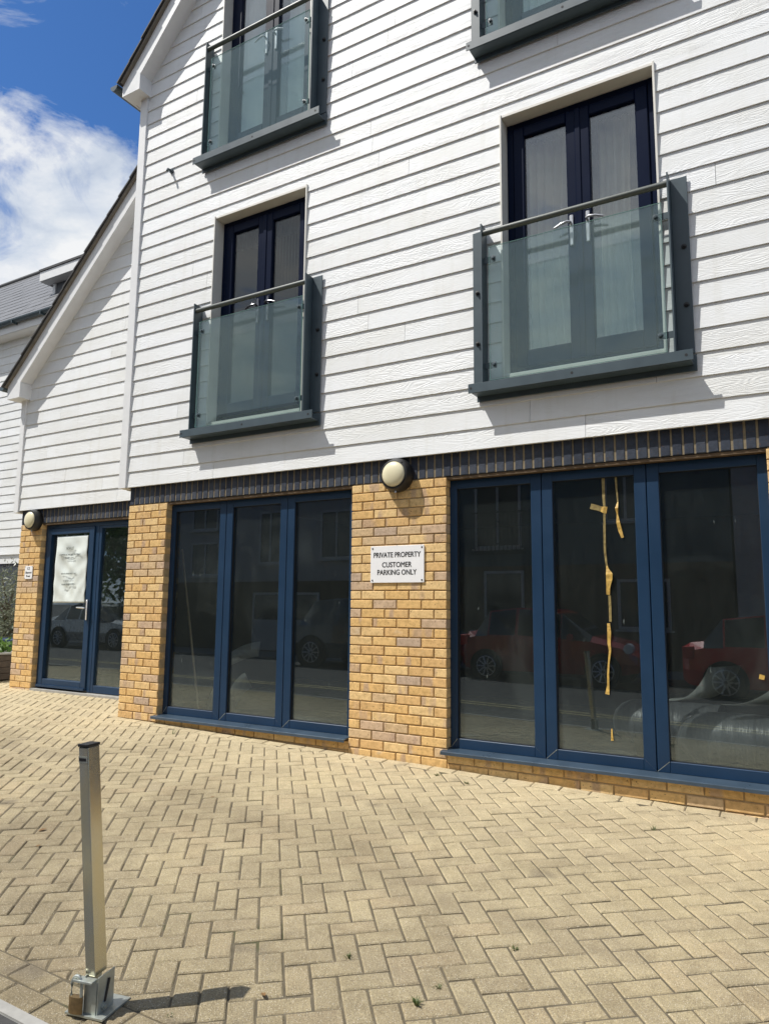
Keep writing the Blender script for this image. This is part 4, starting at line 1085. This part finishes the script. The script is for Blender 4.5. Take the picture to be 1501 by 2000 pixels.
flap(bez((-1.93, .55, .50), (-1.80, .58, .60), (-1.68, .60, .66), (-1.50, .62, .68)), (.0, .03, .15), 'bright curved sheet arching behind the middle pane of the window by the door')
flap(bez((-1.74, .42, .12), (-1.73, .42, .34), (-1.64, .44, .48), (-1.53, .46, .53)), (.01, .10, -.15), 'curved grey sheet standing on the floor, middle pane of the window by the door')
flap(bez((-2.06, .50, .12), (-2.05, .50, .28), (-1.98, .52, .40), (-1.90, .54, .46)), (.02, .10, -.08), 'short curved grey sheet half hidden by a mullion of the window by the door')
bm = BM(); tube(bm, [(-1.985, .32, .09), (-2.62, .60, 1.80)], .011, 8); tag(obj('timber_batten', bm, M['timber'], None), 'thin pale timber batten leaning inside the left pane of the window by the door', 'batten')
bm = BM(); box(bm, -3.99, -3.55, 1.0, 1.03, .09, .60, .004); tag(obj('white_panel', bm, M['white_board'], None), 'pale board standing on the floor inside the glazed door', 'panel')

# ------------------------------------------------------------------ planting and bin at the far left
def leaves(bm, cen, rad, n, ln, wd, seed, fill=.5):
    rr = random.Random(seed)
    for _ in range(n):
        while True:
            p = Vector((rr.uniform(-1, 1), rr.uniform(-1, 1), rr.uniform(-1, 1)))
            if fill < p.length < 1: break
        p = Vector((p.x * rad[0], p.y * rad[1], p.z * rad[2])) * (1 + .18 * math.sin(5 * p.x + 3 * p.z * 7)) + Vector(cen)
        d = Vector((rr.gauss(0, 1), rr.gauss(0, 1), rr.gauss(.4, 1))).normalized(); s = d.cross(Vector((rr.gauss(0, 1), rr.gauss(0, 1), rr.gauss(0, 1)))).normalized()
        l_, w_ = ln * rr.uniform(.6, 1.2), wd * rr.uniform(.7, 1.2)
        vs_ = [bm.verts.new(q) for q in (p, p + d * l_ * .5 + s * w_, p + d * l_, p + d * l_ * .5 - s * w_)]
        bm.faces.new(vs_)
gb = gz(-8, 1.8)
t = empty('olive_tree', (-7.75, 1.85, gb), 'bushy silver green olive tree beside the narrow left pier', 'tree')
bm = BM(); tube(bm, [(-7.75, 1.85, gb), (-7.72, 1.83, .5), (-7.8, 1.85, .9), (-7.7, 1.9, 1.4)], [.05, .045, .035, .015], 8)
for a in range(7):
    an_ = a * .9; tube(bm, [(-7.76, 1.85, .55 + .1 * a), (-7.76 + .3 * math.cos(an_), 1.85 + .3 * math.sin(an_), .85 + .12 * a)], [.02, .006], 6)
obj('trunk', bm, M['bark'], t)
bm = BM(); leaves(bm, (-7.75, 1.85, 1.12), (.62, .5, .68), 2600, .085, .011, 5, .25); leaves(bm, (-7.5, 1.8, .75), (.45, .4, .35), 700, .085, .011, 6, .2); obj('crown', bm, M['olive_leaf'], t)
t = empty('planter', (-6.75, 1.0, gz(-6.7, 1)), 'dark timber planter filled with green leaves at the left edge', 'planter')
pz = gz(-6.7, 1)
bm = BM()
for k in range(4): box(bm, -7.3, -6.30, .78, .81, pz + .02 + k * .085, pz + .10 + k * .085, .003); box(bm, -6.33, -6.30, .81, 1.25, pz + .02 + k * .085, pz + .10 + k * .085, .003)
box(bm, -7.3, -6.33, .81, 1.25, pz + .02, pz + .30); obj('box', bm, M['planter'], t)
bm = BM(); box(bm, -7.32, -6.28, .76, 1.27, pz + .36, pz + .385, .004); obj('rim', bm, M['kerb'], t)
t = empty('leafy_plant', (-6.75, 1.0, pz + .38), 'bright green leafy plant spilling over the planter', 'plant')
bm = BM(); leaves(bm, (-6.72, .98, pz + .44), (.42, .26, .13), 620, .075, .024, 8, .1); leaves(bm, (-6.5, .74, pz + .16), (.28, .07, .20), 220, .07, .02, 18, .1); obj('foliage', bm, M['green_leaf'], t)
t = empty('wheelie_bin', (-7.0, 1.65, pz), 'dark blue plastic bin behind the planter', 'bin')
bm = BM(); hexa(bm, [(-7.28, 1.42, pz), (-6.78, 1.42, pz), (-6.78, 1.95, pz), (-7.28, 1.95, pz), (-7.34, 1.36, .62), (-6.74, 1.36, .62), (-6.74, 2.0, .62), (-7.34, 2.0, .62)]); obj('body', bm, M['bin'], t)
bm = BM(); box(bm, -7.38, -6.70, 1.32, 2.04, .625, .665, .008); obj('lid', bm, M['bin'], t)

def tuft(x, y, n, h, seed, label):
    rr = random.Random(seed); bm = BM(); z = gz(x, y)
    for _ in range(n):
        a = rr.uniform(0, 6.28); r0 = rr.uniform(0, .012); L_ = h * rr.uniform(.5, 1.2); sp = rr.uniform(.2, 1.1)
        p = Vector((x + r0 * math.cos(a), y + r0 * math.sin(a), z - .004)); d = Vector((math.cos(a) * sp, math.sin(a) * sp, 1)).normalized(); s = Vector((-math.sin(a), math.cos(a), 0)) * .0022
        q = p + d * L_ * .6; e = p + d * L_ + Vector((math.cos(a), math.sin(a), -.5)) * L_ * .25
        v = [bm.verts.new(k) for k in (p - s, p + s, q + s * .8, q - s * .8, e)]
        bm.faces.new(v[:4]); bm.faces.new((v[3], v[2], v[4]))
    return tag(obj('weed_tuft', bm, M['weed'], None), label, 'weed', 'small weeds growing in the paving joints')
tuft(.908, -.21, 26, .022, 1, 'flat green weed in the joint below the brick pier')
tuft(1.177, -.281, 30, .025, 2, 'flat green weed in the joint by the left end of the wide window sill')
tuft(1.683, -2.566, 22, .016, 3, 'dry brown weed tuft, left of the grassy ones in the foreground')
tuft(2.053, -2.704, 40, .026, 4, 'spiky grass tuft nearest the lower photo edge')
tuft(2.075, -2.578, 22, .016, 5, 'thin grass tuft just behind the spiky foreground one')
tuft(2.227, -2.191, 36, .016, 6, 'round green weed in the open paving of the right foreground')
tuft(2.474, -.548, 16, .035, 7, 'sparse weed below the right end of the wide window sill')
tuft(-1.737, -.262, 8, .11, 8, 'tall thin weed stalk under the sill of the window by the door')
tuft(1.36, -3.19, 34, .012, 9, 'mossy weed beside the base plate of the parking post')
def dead_leaf(x, y, s, seed, label):
    rr = random.Random(seed); bm = BM(); z = gz(x, y) + .004; a = rr.uniform(0, 6)
    pts = [(0, 0), (.35, .28), (.7, .22), (1, 0), (.7, -.22), (.35, -.28)]
    vs_ = [bm.verts.new((x + s * (p * math.cos(a) - q * math.sin(a)), y + s * (p * math.sin(a) + q * math.cos(a)), z + s * .25 * abs(q) + s * .12 * p)) for p, q in pts]
    bm.faces.new((vs_[0], vs_[1], vs_[2], vs_[3])); bm.faces.new((vs_[0], vs_[3], vs_[4], vs_[5]))
    return tag(obj('fallen_leaf', bm, M['dead_leaf'], None, False, .0008), label, 'leaf', 'dead leaves lying on the paving')
dead_leaf(-.159, -1.418, .03, 1, 'curled orange dead leaf in the middle of the paving')
dead_leaf(1.55, -2.93, .032, 2, 'long tan dead leaf in the right foreground by the tip of the post shadow')
dead_leaf(-.583, -2.365, .05, 3, 'brown dead leaf at the left, the farther of the close pair')
dead_leaf(-.387, -2.511, .03, 4, 'small pale dead leaf at the left, the nearer of the close pair')

# ------------------------------------------------------------------ across the road: parked cars and houses, seen as reflections
def car(name, x, y, length, width, height, m, label, prof, wheelbase, wr, flip=False, group='cars parked across the road'):
    """prof: stations from tail to nose (u, z low, z belt, z top, kind) in shares of length and height; kind c = cabin"""
    z0 = gz(x, y) if y > -10 else -.32
    t = empty(name, (x, y, z0), label, 'car', group)
    sgn = -1 if flip else 1
    def X(u): return x + sgn * (u - .5) * length
    hw = width / 2
    bmb, bmg = BM(), BM()
    def ring(bm, st):
        u, zl, zb, zt, k = st
        bel = hw * (.80 if u < .03 or u > .97 else .97 if .1 < u < .9 else .91); top = hw * (.74 if k == 'c' else .72) * (1 if .05 < u < .95 else .85)
        pts = [(-bel * .93, zl), (-bel, zl + (zb - zl) * .45), (-bel * .97, zb), (-top, zt), (top, zt), (bel * .97, zb), (bel, zl + (zb - zl) * .45), (bel * .93, zl)]
        return [(X(u), y + p, z0 + q * height) for p, q in pts]
    rs = [ring(None, s) for s in prof]
    bv = [[bmb.verts.new(p) for p in r] for r in rs]
    for i in range(len(prof) - 1):
        cab = prof[i][4] == 'c' and prof[i + 1][4] == 'c'
        sl = (prof[i][4] == 'c') != (prof[i + 1][4] == 'c')
        for k in range(7):
            if (cab and k in (2, 4)) or (sl and k in (2, 3, 4)):
                q = [rs[i][k], rs[i][k + 1], rs[i + 1][k + 1], rs[i + 1][k]]
                cen = Vector((0, 0, 0))
                for p in q: cen += Vector(p) / 4
                if cab and k in (2, 4): q = [tuple(cen + (Vector(p) - cen) * .90) for p in q]
                bmg.faces.new([bmg.verts.new(p) for p in q])
                if cab:
                    ins = [tuple(cen + (Vector(p) - cen) * 1.0) for p in q]
                    o_ = [bv[i][k], bv[i][k + 1], bv[i + 1][k + 1], bv[i + 1][k]]
                    iv = [bmb.verts.new(p) for p in ins]
                    for a in range(4): bmb.faces.new((o_[a], o_[(a + 1) % 4], iv[(a + 1) % 4], iv[a]))
            else:
                bmb.faces.new((bv[i][k], bv[i][k + 1], bv[i + 1][k + 1], bv[i + 1][k]))
        bmb.faces.new((bv[i][7], bv[i][0], bv[i + 1][0], bv[i + 1][7]))
    bmb.faces.new(bv[0]); bmb.faces.new(list(reversed(bv[-1])))
    obj('body', bmb, m, t); obj('window', bmg, M['car_glass'], t)
    for du in (-1, 1):
        for s in (-1, 1):
            wx = x + du * wheelbase / 2 - sgn * .01 * length; wy = y + s * (hw - .11)
            bm = BM(); lathe_y(bm, [(wr * .66, wy - s * .0 + s * .115), (wr * .95, wy + s * .112), (wr, wy + s * .07), (wr, wy - s * .08), (0, wy - s * .08)], wx, z0 + wr, 28); w = obj('wheel', bm, M['tyre'], t, True)
            bm = BM()
            for k in range(10):
                a = 2 * math.pi * k / 10; tube(bm, [(wx + .03 * math.cos(a), wy + s * .105, z0 + wr + .03 * math.sin(a)), (wx + wr * .64 * math.cos(a), wy + s * .112, z0 + wr + wr * .64 * math.sin(a))], .016, 5)
            tube(bm, [(wx + wr * .65 * math.cos(a), wy + s * .113, z0 + wr + wr * .65 * math.sin(a)) for a in [2 * math.pi * k / 24 for k in range(25)]], .012, 5)
            obj('rim', bm, M['alloy'], w)
            bm = BM(); lathe_y(bm, [(0, wy + s * .085), (wr * 1.13, wy + s * .085), (wr * 1.13, wy + s * .1145)], wx, z0 + wr, 28); obj('wheel_arch', bm, M['rubber'], t)
    for s in (-1, 1):
        bm = BM(); lathe_y(bm, [(0, y + s * (hw * .86)), (.10, y + s * (hw * .86)), (.09, y + s * (hw * .985)), (0, y + s * hw * .99)], X(.945), z0 + height * .50, 14); obj('headlight', bm, M['head'], t, True)
        bm = BM(); box(bm, min(X(.005), X(.05)), max(X(.005), X(.05)), min(y + s * hw * .74, y + s * hw * .96), max(y + s * hw * .74, y + s * hw * .96), z0 + height * .48, z0 + height * .62, .01); obj('tail_light', bm, M['tail'], t)
        bm = BM(); tube(bm, [(X(.66), y + s * (hw * .96), z0 + height * .60), (X(.655), y + s * (hw + .12), z0 + height * .63)], [.05, .07], 8); obj('mirror', bm, m, t, True)
    return t
HB = [(0, .22, .52, .60, 'b'), (.03, .17, .57, .66, 'b'), (.09, .15, .60, .68, 'b'), (.17, .15, .61, .95, 'c'), (.34, .15, .61, 1.0, 'c'), (.52, .15, .60, .985, 'c'), (.59, .15, .60, .93, 'c'), (.75, .15, .57, .64, 'b'), (.90, .16, .50, .56, 'b'), (.98, .2, .40, .45, 'b'), (1, .24, .36, .40, 'b')]
SD = [(0, .25, .55, .62, 'b'), (.03, .18, .58, .67, 'b'), (.12, .16, .60, .70, 'b'), (.25, .16, .61, .93, 'c'), (.40, .16, .61, 1.0, 'c'), (.54, .16, .60, .98, 'c'), (.60, .16, .60, .92, 'c'), (.74, .16, .58, .64, 'b'), (.90, .17, .52, .57, 'b'), (.98, .2, .42, .48, 'b'), (1, .24, .38, .42, 'b')]
car('parked_car', -1.10, -9.15, 3.55, 1.63, 1.46, M['car_red'], 'small dark red hatchback mirrored in the first two panes of the wide shop window', HB, 2.30, .30)
car('parked_car', 3.35, -9.15, 3.95, 1.70, 1.46, M['car_red2'], 'bright red hatchback mirrored in the right hand pane of the wide shop window', HB, 2.49, .32)
car('parked_car', -5.25, -9.25, 4.35, 1.82, 1.60, M['car_blue'], 'dark blue estate car mirrored in the right pane of the window by the door', HB, 2.65, .35)
car('parked_car', -16.2, -9.2, 4.5, 1.76, 1.45, M['car_silver'], 'silver saloon mirrored in the glazed door', SD, 2.65, .32)

def opp_house(x0, x1, zc, eave, upper, lower, wins, door, label, gable=None, balc=None):
    yF = -12.6
    t = empty('terraced_house', ((x0 + x1) / 2, yF, -.25), label, 'house', 'houses across the road')
    bm = BM(); box(bm, x0, x1, yF - 7, yF, -.3, zc); obj('brick_wall', bm, lower, t)
    bm = BM()
    if upper is M['clad_blue']:
        z = zc
        while z < eave:
            hexa(bm, [(x0, yF + .03, z), (x1, yF + .03, z), (x1, yF - 7, z), (x0, yF - 7, z), (x0, yF + .012, min(z + .17, eave)), (x1, yF + .012, min(z + .17, eave)), (x1, yF - 7, min(z + .17, eave)), (x0, yF - 7, min(z + .17, eave))]); z += .17
    else: box(bm, x0, x1, yF - 7, yF + .02, zc + .003, eave)
    obj('wall', bm, upper, t)
    bm = BM(); m_ = yF - 3.4
    v = [bm.verts.new(p) for p in ((x0 - .1, yF + .35, eave - .1), (x1 + .1, yF + .35, eave - .1), (x1 + .1, m_, eave + 3.0), (x0 - .1, m_, eave + 3.0), (x0 - .1, yF - 7.2, eave - .1), (x1 + .1, yF - 7.2, eave - .1))]
    for f in ((0, 1, 2, 3), (3, 2, 5, 4), (0, 3, 4), (1, 5, 2), (0, 4, 5, 1)): bm.faces.new([v[i] for i in f])
    rf = obj('roof', bm, M['tile'], t)
    if gable:
        gx, hw_, zt = gable
        bm = BM(); prism(bm, [(gx - hw_, eave - .3), (gx + hw_, eave - .3), (gx, zt)], yF - 3, yF + .06); obj('gable', bm, upper, t)
    for (a, b, c, d) in wins:
        bm = BM(); frame_ring(bm, a, b, c, d, yF + .02, yF + .07, .07, .07, .07, .07); box(bm, (a + b) / 2 - .03, (a + b) / 2 + .03, yF + .02, yF + .065, c + .07, d - .07); box(bm, a - .06, b + .06, yF + .035, yF + .12, c - .05, c - .003)
        f = obj('window', bm, M['upvc'], t)
        bm = BM(); box(bm, a + .07, b - .07, yF + .032, yF + .042, c + .07, d - .07); obj('pane', bm, M['win_dark'], f)
    if door:
        a, b, c, d = door
        bm = BM(); frame_ring(bm, a, b, c, d, yF + .01, yF + .06, .07, .07, .05, .07); box(bm, a + .07, b - .07, yF + .01, yF + .045, c + .05, c + .95); f = obj('door', bm, M['upvc'], t)
        bm = BM(); box(bm, a + .07, b - .07, yF + .015, yF + .03, c + .95, d - .07); obj('pane', bm, M['win_dark'], f)
    if balc:
        a, b, c, d = balc
        bm = BM(); n = int((b - a) / .11)
        for i in range(n + 1): tube(bm, [(a + (b - a) * i / n, yF + .22, c), (a + (b - a) * i / n, yF + .22, d)], .010, 5)
        for z in (c, d): tube(bm, [(a, yF + .22, z), (b, yF + .22, z)], .018, 6)
        for e in (a, b): tube(bm, [(e, yF, d), (e, yF + .22, d)], .018, 6)
        tube(bm, [((a + b) / 2 + .3 * math.cos(k), yF + .235, (c + d) / 2 + .3 * math.sin(k)) for k in [2 * math.pi * i / 20 for i in range(21)]], .014, 5)
        obj('balcony_railing', bm, M['ironwork'], t)
    return t
opp_house(-6.6, 1.95, 2.28, 5.5, M['clad_blue'], M['brick_opp'], [(-4.3, -3.0, 2.75, 4.9), (-.85, .15, 3.3, 4.7), (-.6, .6, .7, 1.9)], (-4.05, -2.95, -.2, 2.15), 'blue boarded house with a gable mirrored in the wide shop window', (.1, 1.2, 6.5), (-4.35, -2.85, 2.6, 3.7))
opp_house(2.0, 9.5, 2.4, 6.2, M['render_pale'], M['render_pale'], [(3.4, 4.6, 3.2, 4.6), (6.4, 7.6, 3.2, 4.6), (4.9, 6.3, .7, 1.9)], (2.5, 3.45, -.2, 2.0), 'pale rendered house mirrored at the far right of the wide shop window')
opp_house(-16.6, -8.2, 1.95, 5.8, M['render_pale'], M['brick_opp'], [(-14.8, -13.5, 2.15, 3.3), (-14.8, -13.6, 3.7, 4.9), (-11.8, -10.9, 2.5, 4.2), (-9.4, -8.2, 2.6, 4.1)], (-12.0, -9.4, -.2, 1.6), 'long pale house with small windows mirrored in the window by the door', (-11.5, 1.5, 6.9))

def street_tree(x, y, h, r, seed, label):
    t = empty('street_tree', (x, y, -.25), label, 'tree', 'trees across the road')
    bm = BM(); tube(bm, [(x, y, -.3), (x + .05, y, h * .3), (x - .1, y + .1, h * .6), (x, y, h * .9)], [.2, .16, .10, .03], 10)
    for k in range(6): tube(bm, [(x, y, h * (.28 + .07 * k)), (x + r * .7 * math.cos(k * 2.1), y + r * .7 * math.sin(k * 2.1), h * (.45 + .08 * k))], [.07, .02], 6)
    obj('trunk', bm, M['bark'], t)
    bm = BM(); leaves(bm, (x, y, h * .58), (r, r, h * .42), 3200, .26, .085, seed, .3); obj('crown', bm, M['green_leaf'], t)
street_tree(-18.8, -12.6, 7.0, 2.0, 31, 'bushy green tree mirrored in the left leaf of the glazed door')
street_tree(-22.4, -13.2, 8.0, 2.3, 32, 'larger bushy green tree beyond the one mirrored in the glazed door')
